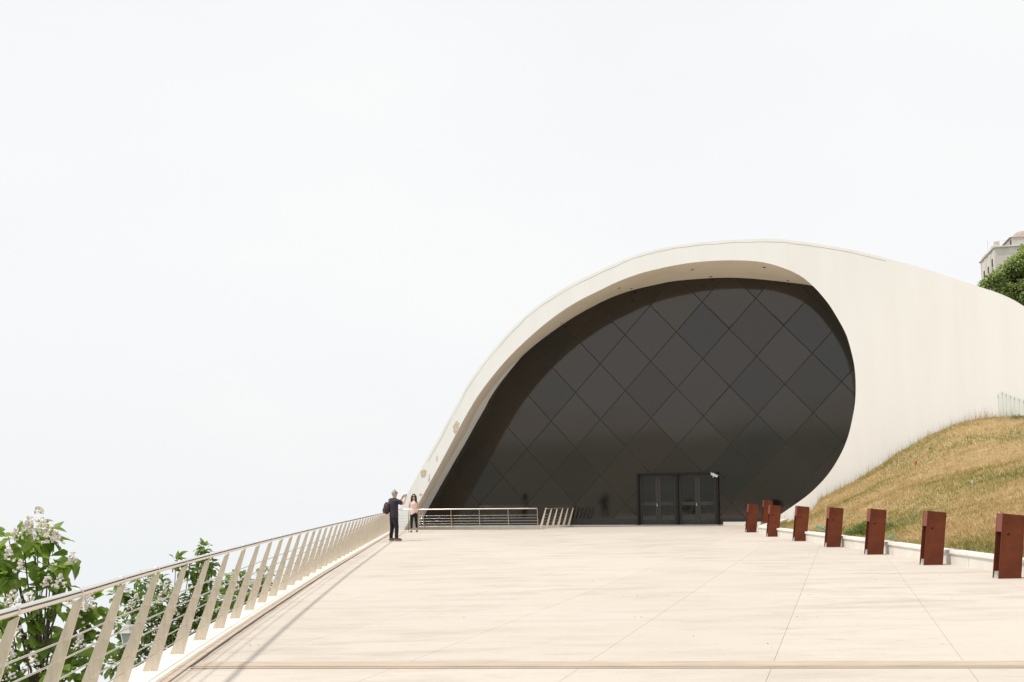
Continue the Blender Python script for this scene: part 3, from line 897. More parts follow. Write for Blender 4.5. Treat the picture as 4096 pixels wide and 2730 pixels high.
tag(grass, 'dry straw coloured grass with green patches covering the sloping bank', 'grass', kind='stuff')

# leaf meshes
def leaf_shape(L, Wd, fold=.25, droop=.25):
    pts = [(0, 0), (.30, .12), (.5, .40), (.36, .72), (0, 1.0)]
    vs = [(0, 0, 0), (0, .4 * L, 0), (0, .72 * L, -droop * .35 * L), (0, L, -droop * L)]
    l = [(-.34 * Wd * 1.0, .08 * L, fold * .3 * Wd), (-.5 * Wd, .38 * L, fold * .5 * Wd), (-.30 * Wd, .72 * L, fold * .25 * Wd - droop * .35 * L)]
    r = [(-x, y, z) for x, y, z in l]
    vs += l + r
    fs = [(0, 1, 5, 4), (1, 2, 6, 5), (2, 3, 6), (0, 7, 8, 1), (1, 8, 9, 2), (2, 9, 3)]
    return vs, fs
def leaf_mesh(name, L, Wd, m, fold=.25, droop=.25):
    vs, fs = leaf_shape(L, Wd, fold, droop); b = MB(); b.add(vs, fs)
    return b.mesh(name, m, fix=False)
def leaf_cloud(name, xforms, L, Wd, m, parent, fold=.25, droop=.25):
    vs, fs = leaf_shape(L, Wd, fold, droop)
    V = np.array(vs); n = len(V); allv = np.zeros((len(xforms) * n, 3)); faces = []
    for k, mt in enumerate(xforms):
        A_ = np.array(mt); allv[k * n:(k + 1) * n] = V @ A_[:3, :3].T + A_[:3, 3]
        for f_ in fs: faces.append([k * n + i for i in f_])
    me = bpy.data.meshes.new(name); me.from_pydata(allv.tolist(), [], faces); me.materials.append(MATS[m]); me.update()
    o = link(name, me, parent); o['kind'] = 'stuff'; return o
def leaf_x(p, out, sc, droop=.5):
    """leaf frame: y axis outwards and hanging, z roughly up/outwards"""
    y = (Vector(out) + Vector((random.gauss(0, .5), random.gauss(0, .5), random.gauss(-droop, .35)))).normalized()
    up = Vector((random.gauss(0, .35), random.gauss(0, .35), 1)); z = (up - y * up.dot(y)).normalized(); x = y.cross(z)
    m_ = Matrix((x, y, z)).transposed().to_4x4(); m_.translation = p
    return m_ @ Matrix.Scale(sc, 4)
def pannicle(root_p, h, w, n, b, up=True):
    """conical spray of small blossoms"""
    for _ in range(n):
        t = random.random() ** .8; a = random.random() * 6.283; r = w * (1 - t * .85) * random.uniform(.4, 1)
        c = Vector(root_p) + Vector((math.cos(a) * r, math.sin(a) * r, t * h if up else -t * h))
        s = random.uniform(.018, .034)
        d1 = Vector((random.gauss(0, 1), random.gauss(0, 1), random.gauss(0, 1))).normalized(); d2 = d1.orthogonal().normalized()
        d3 = d1.cross(d2)
        b.add([c + d2 * s, c + d3 * s, c - d2 * s, c - d3 * s, c + d1 * s * .8], [(0, 1, 4), (1, 2, 4), (2, 3, 4), (3, 0, 4)])
def tree(name, label, base, clumps, L, Wd, lm, dens, nshow, flowers, fsize, spread, cat='tree', droop=.5, branch_r=.05, trunk_r=.11, group=None):
    """clumps: (centre, radius) list in world space"""
    root = tag(empty(name, base), label, cat, group); off = Vector(base)
    crown = empty('crown', (0, 0, 0), parent=root)
    xf = []
    for c, r in clumps:
        n = int(dens * (r ** 2) * 60)
        for _ in range(n):
            d = Vector((random.gauss(0, 1), random.gauss(0, 1), random.gauss(0, 1))).normalized()
            q = random.random() ** .45
            p = Vector(c) + Vector((d.x, d.y * spread, d.z * .9)) * r * q
            xf.append(leaf_x(p - off, d, random.uniform(.6, 1.15), droop))
    # the leaves that show largest are those nearest the viewer
    xf.sort(key=lambda m_: (m_.translation + off).y)
    meshes = [leaf_mesh('leaf', L, Wd * k, lm, .25, dr) for k, dr in ((1, .25), (.85, .4), (1.1, .1))]
    pick = xf[:nshow * 2:2]
    rest = xf[1:nshow * 2:2] + xf[nshow * 2:]
    for m_ in pick:
        o = link('leaf', random.choice(meshes), crown); o.matrix_local = m_
    leaf_cloud('foliage', rest, L, Wd, lm, crown)
    # trunk and limbs
    top = max(c.z for c, r in clumps); cx = sum(c.x for c, r in clumps) / len(clumps); cy = sum(c.y for c, r in clumps) / len(clumps)
    top = sum(c.z for c, r in clumps) / len(clumps) + .1
    tp = [off, off.lerp(Vector((cx, cy, top)), .35), off.lerp(Vector((cx, cy, top)), .72), Vector((cx, cy, top))]
    MB().tube([p - off for p in cat_rom(tp, 4)], list(np.linspace(trunk_r, trunk_r * .2, 13)), 8).build('trunk', 'bark', root, smooth=True)
    for c, r in clumps:
        s = .45 + .4 * random.random(); a0 = tp[1].lerp(tp[3], s * max(.1, min(1, (c.z - tp[1].z) / max(.5, tp[3].z - tp[1].z))))
        mid = a0.lerp(c, .5) + Vector((0, 0, -.12))
        MB().tube([p - off for p in cat_rom([a0, mid, Vector(c) + Vector((0, 0, r * .4))], 3)], list(np.linspace(branch_r * .5, branch_r * .12, 7)), 5).build('limb', 'bark', root, smooth=True)
    if flowers:
        for p, h in flowers:
            b = MB(); pannicle(Vector(p) - off, h * fsize, .62 * h * fsize, int(38 * h), b)
            b.build('blossom', 'flower', root)
    return root
def px_clumps(lst, Y, jit):
    out = []
    for x, y, r in lst:
        yy = Y + random.uniform(-jit, jit); out.append((at(x, y, yy), r * yy / 3983.0))
    return out
t1 = [(150, 2140, 62), (90, 2165, 52), (30, 2160, 55), (200, 2165, 45), (15, 2240, 55), (60, 2300, 52), (140, 2205, 58), (235, 2265, 52), (285, 2235, 38), (205, 2300, 50), (20, 2310, 55), (-30, 2260, 60),
      (160, 2360, 42), (235, 2350, 42), (30, 2425, 48), (355, 2420, 45), (200, 2440, 60), (110, 2490, 60), (290, 2500, 62), (380, 2480, 48), (40, 2580, 55), (160, 2580, 72), (300, 2600, 66), (420, 2570, 40), (110, 2690, 72),
      (270, 2700, 72), (-30, 2480, 60), (-20, 2680, 60), (370, 2650, 50), (60, 2790, 80), (220, 2800, 80)]
fl1 = [((100, 2120), 1.0), ((165, 2130), 1.2), ((205, 2140), 1.0), ((152, 2085), 1.3), ((110, 2090), .8), ((225, 2150), .9), ((60, 2130), .7), ((35, 2210), .8), ((80, 2255), .7), ((190, 2320), .8), ((330, 2425), 1.2), ((350, 2410), 1.0), ((50, 2395), 1.0),
       ((30, 2630), 1.3), ((130, 2660), 1.2), ((240, 2320), .8), ((290, 2225), .7), ((20, 2700), 1.2), ((300, 2460), .8), ((60, 2520), 1.0), ((320, 2560), .8), ((120, 2380), .7), ((360, 2370), .6), ((280, 2395), .7)]
tree('catalpa_tree', 'large-leaved tree with white blossom sprays behind the railing at the left picture edge', (at(130, 2400, 16).x, 16.3, -6.4),
     px_clumps(t1, 16, .7), .25, .22, 'leaf_catalpa', 6.6, 300, [(at(x, y + 34, 15.0 + random.uniform(-.25, .25)), h) for (x, y), h in fl1], .26, 1.0)
t2 = [(815, 2195, 28), (820, 2225, 26), (705, 2245, 28), (760, 2280, 36), (822, 2270, 42), (800, 2320, 46), (572, 2325, 34), (480, 2375, 40), (640, 2345, 46), (560, 2415, 62), (680, 2420, 70), (800, 2395, 62), (880, 2400, 50),
      (600, 2500, 70), (720, 2500, 72), (820, 2480, 56), (500, 2500, 50), (510, 2585, 46), (560, 2630, 46), (640, 2590, 56), (730, 2580, 60), (470, 2660, 50), (600, 2720, 80), (760, 2680, 80)]
fl2 = [((660, 2370), 1), ((600, 2420), 1), ((520, 2430), .9), ((700, 2460), .9), ((560, 2480), 1), ((620, 2530), .8), ((640, 2400), .8), ((780, 2440), .7), ((545, 2400), .8), ((870, 2380), .7), ((720, 2540), .8)]
tree('chestnut_tree', 'leafy tree with upright white flower candles seen through the middle of the left railing', (at(680, 2400, 25).x, 25.3, -7.0),
     px_clumps(t2, 25, .8), .20, .13, 'leaf_chestnut', 17.0, 300, [(at(x, y + 10, 23.7), h) for (x, y), h in fl2], .25, .9, droop=.15)
t3 = [(960, 2320, 38), (1062, 2290, 26), (1012, 2370, 46), (945, 2390, 48), (1052, 2345, 34), (900, 2460, 50), (985, 2430, 50), (1075, 2400, 40), (900, 2330, 30), (950, 2520, 60)]
tree('chestnut_tree', 'smaller leafy treetop showing between the railing posts just right of the flowering trees', (at(990, 2400, 29).x, 29.3, -7.0),
     px_clumps(t3, 29, .8), .20, .13, 'leaf_chestnut', 15.0, 200, [(at(x, y, 28.3), .8) for x, y in ((950, 2370), (1010, 2350), (920, 2430))], .30, .9, droop=.15)

# street lantern below the terrace
lp0 = at(512, 2530, 20)
lamp = tag(empty('street_lamp', (lp0.x, lp0.y, -6.2)), 'old style grey lantern between the two flowering trees below the railing', 'street lamp')
MB().tube([(0, 0, 0), (0, 0, .8), (0, 0, .85), (0, 0, lp0.z + 6.2 - .3)], [.07, .06, .04, .03], 10).build('pole', 'iron', lamp, smooth=True)
zb_ = lp0.z + 6.2
b = MB()
for a in range(6):
    a0, a1 = a * math.pi / 3, (a + 1) * math.pi / 3
    b.add([(math.cos(a0) * .09, math.sin(a0) * .09, zb_ - .28), (math.cos(a1) * .09, math.sin(a1) * .09, zb_ - .28), (math.cos(a1) * .16, math.sin(a1) * .16, zb_), (math.cos(a0) * .16, math.sin(a0) * .16, zb_)], [(0, 1, 2, 3)])
b.build('lantern_glass', 'lamp_glass', lamp)
MB().tube([(0, 0, zb_), (0, 0, zb_ + .05), (0, 0, zb_ + .14), (0, 0, zb_ + .15), (0, 0, zb_ + .22)], [.20, .15, .10, .05, .04], 6).build('lantern_cap', 'concrete', lamp)
MB().tube([(0, 0, zb_ - .32), (0, 0, zb_ - .28)], [.04, .10], 6).build('lantern_base', 'iron', lamp)

# ------------------------------------------------------------------ weeds, flowers and hose on the bank
wp = Vector((10.1, 28.6, 0))
def shrub(name, label, c, rx_, ry_, h, n, L, lm='weed', cat='plant'):
    root = tag(empty(name, c), label, cat)
    xf = []
    for _ in range(n):
        a = random.random() * 6.283; q = math.sqrt(random.random()); x, y = math.cos(a) * q * rx_, math.sin(a) * q * ry_
        z = bank_z(c[0] + x, c[1] + y) - c[2] + random.random() * h * (1 - q * .6)
        xf.append(leaf_x(Vector((x, y, z)), Vector((x, y, .3)), random.uniform(.6, 1.2), .1))
    leaf_cloud('leaves', xf, L, L * .5, lm, root)
    b = MB()
    for _ in range(9):
        x, y = random.uniform(-rx_, rx_) * .6, random.uniform(-ry_, ry_) * .6; z = bank_z(c[0] + x, c[1] + y) - c[2]
        b.tube([(x, y, z), (x * 1.1, y * 1.1, z + h * .7)], .006, 4)
    b.build('stems', 'weed', root)
    return root
shrub('weed_clump', 'bright green weed clump on the bank just behind the white kerb', (wp.x, wp.y, bank_z(wp.x, wp.y)), .55, 1.1, .30, 700, .12)
shrub('weed_clump', 'small green tuft on the bank beside the glass fence', (19.6, 38.6, bank_z(19.6, 38.6)), .2, .3, .16, 60, .10)
def hose(pts_px, label, coil=None):
    m = MB(); path = [Vector(p) for p in pts_px]
    o_ = path[0].copy()
    m.tube([p - o_ for p in cat_rom(path, 5)], .016, 6); o = m.build('garden_hose', 'hose', None, smooth=True); o.location = o_
    tag(o, label, 'hose')
def bank_hit(x, y):
    rx, rz = ray(x, y)
    for k in range(600):
        Y = 16 + k * .05; p = Vector((rx * Y, Y, EYE + rz * Y))
        if p.x > kerb_x(Y) + .27 and p.z < bank_z(p.x, Y): return Vector((p.x, Y, bank_z(p.x, Y) + .03))
    return Vector((9.6, 33, .3))
hose([bank_hit(x, y) for x, y in ((3262, 2127), (3285, 2129), (3310, 2128), (3290, 2117), (3262, 2113), (3280, 2110), (3305, 2123))], 'pale green garden hose looped on the bank left of the weed clump')
hose([bank_hit(x, y) for x, y in ((3552, 2157), (3565, 2150), (3580, 2146), (3578, 2152), (3560, 2157), (3552, 2154), (3570, 2147))], 'short curl of pale green hose above the kerb right of the weed clump')
for lb, cols, pts in (('red poppies on the upper part of the dry bank', (.55, .03, .02), ((3663, 1864), (3667, 1862), (3662, 1870))), ('small yellow flower high on the dry bank', (.7, .5, .05), ((3936, 1895),)), ('small pale thistle head on the right of the bank', (.6, .62, .7), ((3890, 1946),))):
    nm = 'petal_' + lb.split()[1]
    mat(nm, cols, .7)
    p0 = bank_hit(*pts[0]); b = MB()
    for p in pts:
        q = bank_hit(*p) - p0 + Vector((0, 0, .10))
        b.add([q + Vector((.028, 0, 0)), q + Vector((0, .028, .01)), q - Vector((.028, 0, 0)), q - Vector((0, .028, -.01)), q + Vector((0, -.02, .05)), q + Vector((0, 0, -.12))], [(0, 1, 4), (1, 2, 4), (2, 3, 4), (3, 0, 4), (0, 1, 5), (2, 3, 5)])
    o = b.build('wild_flower', nm, None); o.location = p0; tag(o, lb, 'flower')

# ------------------------------------------------------------------ glass fence above the bank
fz = [at(x, y, Y) for x, y, Y in ((3990, 1578, 41.0), (4007, 1567, 40.4), (4022, 1574, 39.9), (4039, 1581, 39.4), (4056, 1587, 38.9), (4074, 1593, 38.4), (4092, 1599, 37.9), (4112, 1606, 37.4), (4134, 1613, 36.9))]
fence = tag(empty('glass_fence', (fz[0].x, fz[0].y, 3.9)), 'clear glass fence with thin posts above the right end of the grass bank', 'fence'); fo = Vector(fence.location)
for i in range(len(fz) - 1):
    a, b = fz[i], fz[i + 1]; za_, zb_ = bank_z(a.x, min(a.y, 41.4)) - .05, bank_z(b.x, b.y) - .05
    d = (b - a); d.z = 0; nrm = Vector((-d.y, d.x, 0)).normalized() * .012; g_ = d.normalized() * .012
    quad = [Vector((a.x, a.y, za_)) + g_ - fo, Vector((b.x, b.y, zb_)) - g_ - fo, b - g_ - fo, a + g_ - fo]
    MB().prism(quad, nrm).build('pane', 'clear_glass', fence)
for i, a in enumerate(fz):
    za_ = bank_z(a.x, min(a.y, 41.4)) - .1
    MB().tube([Vector((a.x, a.y - .03, za_)) - fo, Vector((a.x, a.y - .03, a.z)) - fo], .006, 6).build('post', 'fence_glass_frame', fence)
    MB().box(Vector((a.x, a.y - .03, a.z - .10)) - fo, (.035, .035, .09)).build('clamp', 'fence_glass_frame', fence)

# ================================================================== OLD BUILDING AND TREE ON THE HILL
SC = 2.1
cr_ = at(3978, 992, 230)
house = tag(empty('old_building', (cr_.x, cr_.y, cr_.z - 6.6 * SC), R(-14)), 'weathered stone building with roof belvedere rising behind the tree at the right picture edge', 'building')
house.scale = (SC, SC, SC)
TZ = 6.6
MB().box((5, 3.75, TZ / 2 - 2), (10, 7.5, TZ + 4)).build('wall', 'stone_old', house)
MB().box((5, 3.75, TZ + .05), (10.3, 7.9, .12)).build('cornice', 'stone_old', house)
MB().box((5, .12, TZ + .16), (10.1, .16, .08)).build('parapet', 'stone_old', house)
MB().box((.28, .3, TZ + .42), (.52, .5, .62)).build('chimney', 'stone_old', house, bevel=.02)
for y_, l_, h_ in ((1.5, 1.2, .34), (3.4, 1.4, .22), (5.6, 2.2, .30)): MB().box((.1, y_, TZ + .11 + h_ / 2), (.28, l_, h_)).build('parapet', 'stone_old', house, bevel=.02)
for (y_, z_) in ((1.3, -1.5), (3.4, -1.9), (5.6, -1.9), (1.3, -3.6), (3.4, -3.9), (5.6, -3.9)):
    w_ = MB().box((-.02, y_, TZ + z_), (.1, .5, .95)).build('window', 'window_dark', house)
    MB().box((-.07, y_, TZ + z_ - .52), (.14, .66, .08)).build('window_sill', 'stone_light', w_)
for y_ in (.25, 2.35, 4.5, 6.8): MB().box((-.05, y_, TZ / 2 - .1), (.14, .3, TZ - .3)).build('pilaster', 'stone_light', house)
bv = TZ + .11
MB().box((4.6, 3.2, bv + .62), (5, 4, 1.24)).build('belvedere_wall', 'stone_light', house)
MB().box((2.08, 1.75, bv + .5), (.06, .6, .98)).build('doorway', 'window_dark', house)
rf = MB(); prof = [(-.32, 1.16), (0.05, 1.34), (.45, 1.72), (.85, 2.02), (1.4, 2.2), (1.95, 2.3)]
for (d0, z0_), (d1, z1_) in zip(prof, prof[1:]):
    def rq(d): return [(2.1 + d, 1.2 + d), (7.1 - d, 1.2 + d), (7.1 - d, 5.2 - d), (2.1 + d, 5.2 - d)]
    q0, q1 = rq(d0), rq(d1)
    for k in range(4):
        k2 = (k + 1) % 4
        rf.add([(*q0[k], bv + z0_), (*q0[k2], bv + z0_), (*q1[k2], bv + z1_), (*q1[k], bv + z1_)], [(0, 1, 2, 3)])
rf.build('roof', 'roof_tile', house)
rl = MB()
for x_ in np.arange(.6, 6, .3): rl.tube([(x_, .12, bv), (x_, .12, bv + .66)], .004, 4)
rl.tube([(.55, .12, bv + .66), (6, .12, bv + .66)], .005, 4).build('roof_railing', 'iron', house)
MB().tube([(-.05, 3.0, bv - .1), (-.05, 3.0, bv + 1.5)], .018, 5).build('antenna', 'concrete', house)
# tree in front of it
rt = [(3935, 1140, 20), (3960, 1128, 26), (3988, 1112, 32), (4022, 1092, 38), (4062, 1066, 44), (4095, 1046, 48), (4005, 1130, 45), (4045, 1130, 55), (4085, 1110, 60), (4130, 1060, 65), (4060, 1180, 55), (4100, 1170, 60), (4140, 1140, 70), (4020, 1165, 45), (4120, 1010, 45), (4060, 1230, 60), (4110, 1240, 60)]
tree('leafy_tree', 'dense green tree in front of the old building at the right picture edge', (at(4080, 1200, 170).x, 170, 24),
     px_clumps(rt, 170, 2.0), .55, .40, 'leaf_far', 3.4, 0, None, 1, .9, droop=.1, trunk_r=.35, branch_r=.2)

# hills inland, behind the viewer (they are what the lower glass mirrors)
def hill_fx(x0, y0, x1, y1, hgt, seed):
    def fx(u, v):
        bx, by = x0 + (x1 - x0) * u, y0 + (y1 - y0) * u
        dx, dy = -(y1 - y0), (x1 - x0); l = math.hypot(dx, dy); dx, dy = dx / l, dy / l
        h = hgt * (.75 + .35 * noise.noise(Vector((u * 5, seed, 0))) + .12 * noise.noise(Vector((u * 19, seed, 4))))
        return (bx + dx * v * hgt * 1.8, by + dy * v * hgt * 1.8, -8 + (h + 8) * math.sin(min(1, v) * math.pi * .5) + 3 * noise.noise(Vector((u * 60, v * 20, seed))))
    return fx
mat('hill', (.33, .33, .28), .95, color2=(.25, .26, .21), scale=.03)  # hill tones paled to carry haze, lightening the glass that mirrors them
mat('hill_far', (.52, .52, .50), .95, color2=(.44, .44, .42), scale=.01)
tag(grid('hills', 'hill', hill_fx(420, -230, -760, -180, 16, 2.0), 90, 16), kind='structure')
tag(grid('hills', 'hill', hill_fx(620, -480, -1260, -400, 62, 7.0), 90, 16), kind='structure')
tag(grid('hills', 'hill_far', hill_fx(1300, -1300, -2900, -1150, 270, 11.0), 90, 16), kind='structure')
# ================================================================== PEOPLE
def skin_mesh(name, joints, edges, root_i, m, parent, sub=2):
    me = bpy.data.meshes.new(name)
    me.from_pydata([j[0] for j in joints], edges, [])
    o = bpy.data.objects.new(name, me); col.objects.link(o)
    md = o.modifiers.new('skin', 'SKIN'); md.use_smooth_shade = True
    for i, j in enumerate(joints):
        r = j[1] if isinstance(j[1], tuple) else (j[1], j[1])
        me.skin_vertices[0].data[i].radius = r
        me.skin_vertices[0].data[i].use_root = (i == root_i)
    s = o.modifiers.new('sub', 'SUBSURF'); s.levels = s.render_levels = sub
    dg = bpy.context.evaluated_depsgraph_get()
    nm = bpy.data.meshes.new_from_object(o.evaluated_get(dg))
    bpy.data.objects.remove(o); bpy.data.meshes.remove(me)
    nm.materials.clear(); nm.materials.append(MATS[m]); nm.name = name
    nm.polygons.foreach_set('use_smooth', [True] * len(nm.polygons))
    return link(name, nm, parent)
class Sk:
    def __init__(self): self.j, self.e, self.n = [], [], {}
    def add(self, key, p, r, par=None):
        self.n[key] = len(self.j); self.j.append((p, r))
        if par is not None: self.e.append((self.n[par], self.n[key]))
        return self
def ell(name, c, s, m, parent, cut=None, rings=12, seg=16):
    b = bmesh.new(); bmesh.ops.create_uvsphere(b, u_segments=seg, v_segments=rings, radius=1)
    if cut:
        dl = [v for v in b.verts if cut(v.co)]; bmesh.ops.delete(b, geom=dl, context='VERTS')
    for v in b.verts: v.co = Vector((c[0] + v.co.x * s[0], c[1] + v.co.y * s[1], c[2] + v.co.z * s[2]))
    me = bpy.data.meshes.new(name); b.to_mesh(me); b.free(); me.materials.append(MATS[m])
    me.polygons.foreach_set('use_smooth', [True] * len(me.polygons)); return link(name, me, parent)
def fingers(s, wrist, palm_dir, side_dir, key, curl):
    """palm and five fingers continuing the arm"""
    w = Vector(wrist); d = Vector(palm_dir).normalized(); sd = Vector(side_dir).normalized(); c = Vector(curl).normalized()
    s.add(key + 'palm', tuple(w + d * .055), (.034, .018), key)
    for k, (o_, l) in enumerate(((-.028, .068), (-.010, .078), (.010, .074), (.028, .058))):
        p1 = w + d * .095 + sd * o_; p2 = p1 + (d * .7 + c * .5).normalized() * l * .5; p3 = p2 + (d * .2 + c).normalized() * l * .5
        s.add(f'{key}f{k}a', tuple(p1), .010, key + 'palm'); s.add(f'{key}f{k}b', tuple(p2), .009, f'{key}f{k}a'); s.add(f'{key}f{k}c', tuple(p3), .008, f'{key}f{k}b')
    p1 = w + d * .035 - sd * .045; p2 = p1 + (d + c * .4 - sd * .2).normalized() * .05
    s.add(key + 'ta', tuple(p1), .012, key + 'palm'); s.add(key + 'tb', tuple(p2), .010, key + 'ta')

def garment(name, rings, sleeves, m, parent, tilt=0.0, seg=24):
    b = MB(); base = 0; rr = cat_rom([Vector((z, rx_, ry_)) for z, rx_, ry_, cy_ in rings], 4); cys = np.interp([v.x for v in rr], [r_[0] for r_ in rings], [r_[3] for r_ in rings])
    z0_, z1_ = rr[0].x, rr[-1].x
    for v, cy_ in zip(rr, cys):
        for k in range(seg):
            a = 2 * math.pi * k / seg; c_, s_ = math.cos(a), math.sin(a)
            f_ = 1 + .045 * noise.noise(Vector((c_ * 2, s_ * 2, v.x * 7))) + .03 * noise.noise(Vector((c_ * 5, s_ * 5, v.x * 16)))
            x = v.y * f_ * c_; b.v.append((x, cy_ + v.z * f_ * s_, v.x - tilt * x * max(0, 1 - (v.x - z0_) / .25)))
    n = len(rr)
    for i in range(n - 1):
        for k in range(seg):
            q = i * seg + k; q2 = i * seg + (k + 1) % seg; b.f.append([q, q2, q2 + seg, q + seg]); b.mi.append(0)
    for path, rad in sleeves: b.tube(cat_rom(path, 3), list(np.interp(np.linspace(0, 1, 3 * (len(path) - 1) + 1), np.linspace(0, 1, len(rad)), rad)), 14, cap=False)
    return b.build(name, m, parent, smooth=True)
# ---- man, seen from behind, holding up a phone
mp = ground_at(1577, 2166)
man = tag(empty('person', mp, R(-52)), 'grey haired person in dark shirt and black trousers holding up a phone', 'person')
s = Sk()
s.add('pel', (0, 0, .95), (.145, .11)).add('sp', (0, .0, 1.13), (.145, .11), 'pel').add('ch', (0, -.01, 1.33), (.165, .115), 'sp').add('nb', (0, -.005, 1.475), (.085, .075), 'ch')
s.add('nk', (0, .015, 1.545), (.056, .06), 'nb').add('h1', (0, .035, 1.63), (.068, .085), 'nk').add('h2', (0, .03, 1.72), (.075, .092), 'h1').add('h3', (0, .02, 1.785), (.05, .06), 'h2')
s.add('nose', (0, .135, 1.675), (.014, .014), 'h1')
for sg in (-1, 1):
    k = 'L' if sg < 0 else 'R'
    s.add(k + 'ear', (sg * .088, .02, 1.68), (.012, .022), 'h1')
    s.add(k + 'sh', (sg * .185, -.01, 1.435), .062, 'ch').add(k + 'el', (sg * .27, .20, 1.30) if sg > 0 else (sg * .25, .20, 1.32), .044, k + 'sh').add(k, (sg * .10, .40, 1.50), .031, k + 'el')
    fingers(s, (sg * .10, .40, 1.50), (-sg * .25, .25, .9), (sg * .2, .9, -.2), k, (-sg * .8, .4, .1))
    s.add(k + 'hip', (sg * .095, 0, .88), (.092, .095), 'pel').add(k + 'kn', (sg * .15, .015, .50), .066, k + 'hip').add(k + 'an', (sg * .19, -.02, .09), .042, k + 'kn').add(k + 'to', (sg * .20, .12, .045), (.038, .03), k + 'an')
skin_mesh('body', s.j, s.e, 0, 'skin', man)
garment('shirt', [(.84, .186, .142, -.01), (.92, .190, .145, -.01), (1.06, .182, .142, -.01), (1.2, .188, .145, -.015), (1.33, .205, .146, -.02), (1.42, .198, .128, -.018), (1.47, .15, .105, -.01), (1.51, .088, .085, .0), (1.53, .070, .072, .008)],
        [([(sg * .14, -.012, 1.415), (sg * .20, .03, 1.40), (sg * .245, .11, 1.36), (sg * .264, .155, 1.335)], [.088, .086, .080, .078]) for sg in (-1, 1)], 'shirt', man)
s = Sk()
s.add('w', (0, 0, .97), (.165, .13)).add('pel', (0, -.01, .88), (.175, .145), 'w')
for sg in (-1, 1):
    k = 'L' if sg < 0 else 'R'
    s.add(k + 'th', (sg * .10, -.01, .74), (.105, .112), 'pel').add(k + 'kn', (sg * .152, .01, .48), .082, k + 'th').add(k + 'cf', (sg * .178, -.015, .25), .070, k + 'kn').add(k + 'an', (sg * .192, -.02, .085), .068, k + 'cf')
skin_mesh('trousers', s.j, s.e, 0, 'trousers', man)
for sg in (-1, 1):
    sh = ell('shoe', (sg * .20, .045, .055), (.052, .15, .062), 'shoe', man, cut=lambda c_: c_.z < -.6)
    ell('sole', (sg * .20, .045, .018), (.056, .155, .019), 'sole', sh)
ell('hair', (0, .012, 1.705), (.092, .112, .112), 'hair_grey', man, cut=lambda c_: (c_.y > .45 and c_.z < .55) or c_.z < -.75)
b = MB(); b.tube([Vector((.096 * math.cos(a), .02 - .01 * math.sin(a), 1.70 + .122 * math.sin(a))) for a in np.linspace(-.25, math.pi + .25, 15)], .009, 6); b.build('sunglasses', 'sunglass', man, smooth=True)
bag = empty('backpack', mp, R(-52))
ell('pack', (-.17, -.20, 1.17), (.15, .11, .22), 'bag_dark', bag)
ell('pocket', (-.20, -.285, 1.09), (.10, .05, .11), 'bag_dark', bag); ell('pocket', (-.07, -.255, 1.24), (.03, .05, .07), 'bag_red', bag); ell('pocket', (-.16, -.30, 1.03), (.045, .04, .05), 'bag_red', bag)
MB().tube(cat_rom([(-.13, -.14, 1.36), (-.14, -.12, 1.48), (-.14, .03, 1.50), (-.16, .13, 1.38), (-.17, .12, 1.2), (-.19, -.05, 1.0)], 4), .018, 6).build('strap', 'bag_dark', bag, smooth=True)
tag(bag, 'dark backpack with red pockets hanging on the back of the grey haired person', 'backpack')
phone = MB().box((0, 0, 0), (.155, .012, .08)).build('phone', 'sunglass', None, bevel=.003)
phone.matrix_world = man.matrix_basis @ Matrix.Translation((.0, .47, 1.60))
phone.location = Matrix.Translation(mp) @ Matrix.Rotation(R(-52), 4, 'Z') @ Vector((.0, .475, 1.61)); phone.rotation_euler = (0, 0, R(-52))
tag(phone, 'black phone held up in the hands of the grey haired person', 'phone')
b = MB(); b.tube([Vector((-.115 + .036 * math.cos(a), .385, 1.485 + .036 * math.sin(a))) for a in np.linspace(0, 6.283, 13)], .010, 5, cap=False); b.build('watch', 'sunglass', man)

# ---- woman walking toward us with a cane
wp_ = ground_at(1656, 2130)
wom = tag(empty('person', wp_, R(180)), 'person with long dark hair, sunglasses, pink sleeveless top and black leggings walking with a cane', 'person')
# local frame: y forward (toward the viewer), x = her right is image left after the half turn
s = Sk()
s.add('pel', (0, 0, .93), (.15, .115)).add('sp', (0, .01, 1.08), (.12, .10), 'pel').add('ch', (0, .015, 1.26), (.135, .105), 'sp').add('nb', (0, .0, 1.385), (.07, .06), 'ch')
s.add('nk', (0, .012, 1.45), (.045, .047), 'nb').add('h1', (0, .035, 1.53), (.056, .072), 'nk').add('h2', (0, .028, 1.615), (.066, .08), 'h1').add('h3', (0, .02, 1.67), (.045, .055), 'h2').add('nose', (0, .118, 1.565), (.012, .012), 'h1')
arms = {'R': ((.16, 0, 1.345), (.205, -.02, 1.10), (.215, .09, .90)), 'L': ((-.16, 0, 1.345), (-.215, -.03, 1.10), (-.235, .02, .86))}
for k, (a, e_, w_) in arms.items():
    s.add(k + 'sh', a, .05, 'ch').add(k + 'el', e_, .037, k + 'sh').add(k, w_, .026, k + 'el')
    fingers(s, w_, (0, .12, -1), (0, 1, 0), k, (-.6 if k == 'R' else .6, .1, -.4))
legs = {'R': ((.09, 0, .86), (.10, .05, .48), (.11, .06, .085), (.125, .20, .03)), 'L': ((-.09, 0, .86), (-.10, -.02, .49), (-.115, -.12, .12), (-.13, .0, .045))}
for k, (a, b_, c_, d_) in legs.items():
    s.add(k + 'hip', a, (.088, .09), 'pel').add(k + 'kn', b_, .060, k + 'hip').add(k + 'an', c_, .034, k + 'kn').add(k + 'to', d_, (.035, .022), k + 'an')
skin_mesh('body', s.j, s.e, 0, 'skin_fair', wom)
garment('top', [(.83, .172, .140, 0), (.95, .168, .138, 0), (1.08, .140, .122, .008), (1.22, .152, .132, .018), (1.30, .148, .118, .012), (1.36, .125, .088, .0), (1.395, .088, .068, .0)], [], 'pink_top', wom, tilt=.5)
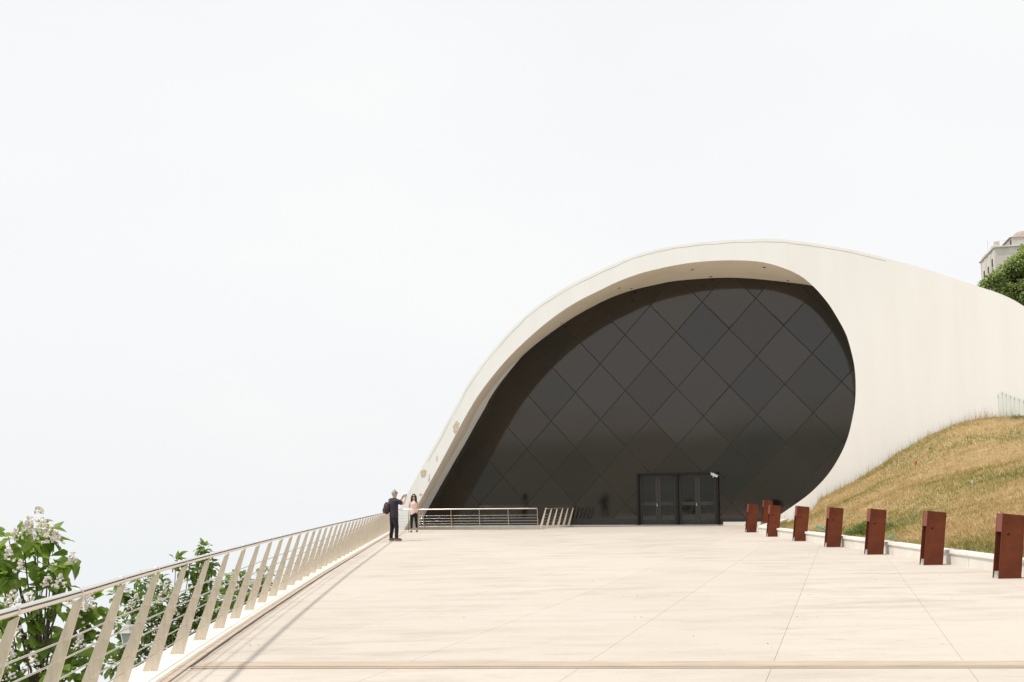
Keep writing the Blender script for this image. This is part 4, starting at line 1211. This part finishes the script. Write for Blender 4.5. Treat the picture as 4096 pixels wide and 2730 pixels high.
s = Sk()
s.add('w', (0, 0, .95), (.155, .125)).add('pel', (0, -.005, .87), (.165, .13), 'w')
for k, (a, b_, c_, d_) in legs.items():
    th = tuple(Vector(a).lerp(Vector(b_), .35))
    s.add(k + 'th', th, (.092, .098), 'pel').add(k + 'kn', b_, .068, k + 'th').add(k + 'cf', tuple(Vector(b_).lerp(Vector(c_), .45)), .060, k + 'kn').add(k + 'an', tuple(Vector(b_).lerp(Vector(c_), .85)), .045, k + 'cf')
skin_mesh('leggings', s.j, s.e, 0, 'trousers', wom)
for k in legs:
    d_ = Vector(legs[k][3]); c_ = Vector(legs[k][2]); mid = d_.lerp(Vector((c_.x, c_.y, d_.z)), .45)
    sd = ell('sandal', (mid.x, mid.y, max(.018, mid.z - .022)), (.045, .13, .018), 'sandal', wom)
    MB().tube([(mid.x - .045, mid.y + .04, mid.z), (mid.x, mid.y + .05, mid.z + .035), (mid.x + .045, mid.y + .04, mid.z)], .012, 5).tube([(c_.x - .04, c_.y, mid.z + .03), (c_.x, c_.y + .05, mid.z + .055), (c_.x + .04, c_.y, mid.z + .03)], .012, 5).build('sandal_strap', 'sandal', sd)
ell('hair', (0, .005, 1.60), (.095, .105, .115), 'hair_dark', wom, cut=lambda c_: c_.y > .35 and c_.z < .62 and abs(c_.x) < .85)
for sg in (-1, 1):
    MB().tube(cat_rom([(sg * .075, .015, 1.63), (sg * .088, .02, 1.52), (sg * .098, .045, 1.40), (sg * (.108 if sg < 0 else .092), .075, 1.27 if sg < 0 else 1.33)], 4), [.03, .04, .046, .048, .05, .05, .05, .048, .046, .04, .03, .022, .01], 8).build('hair_lock', 'hair_dark', wom, smooth=True)
MB().tube(cat_rom([(0, -.07, 1.62), (0, -.095, 1.5), (0, -.11, 1.36), (0, -.12, 1.24)], 4), [.06, .075, .08, .085, .09, .09, .09, .085, .08, .07, .06, .04, .02], 8).build('hair_back', 'hair_dark', wom, smooth=True)
b = MB(); b.box((-.034, .118, 1.60), (.056, .02, .042)).box((.034, .118, 1.60), (.056, .02, .042)).box((0, .122, 1.608), (.03, .012, .012)).box((-.066, .07, 1.608), (.008, .1, .012)).box((.066, .07, 1.608), (.008, .1, .012)); b.build('sunglasses', 'sunglass', wom)
cane = MB(); cane.tube([(.225, .10, .80), (.222, .10, .60), (.238, .13, .0)], [.013, .018, .010], 8); cane.tube([(.225, .02, .81), (.225, .13, .815)], .014, 8)
co = cane.build('cane', 'cane', None, smooth=True); co.location = wp_; co.rotation_euler = (0, 0, R(180))
tag(co, 'brown walking cane in the hand of the person in the pink top', 'cane')
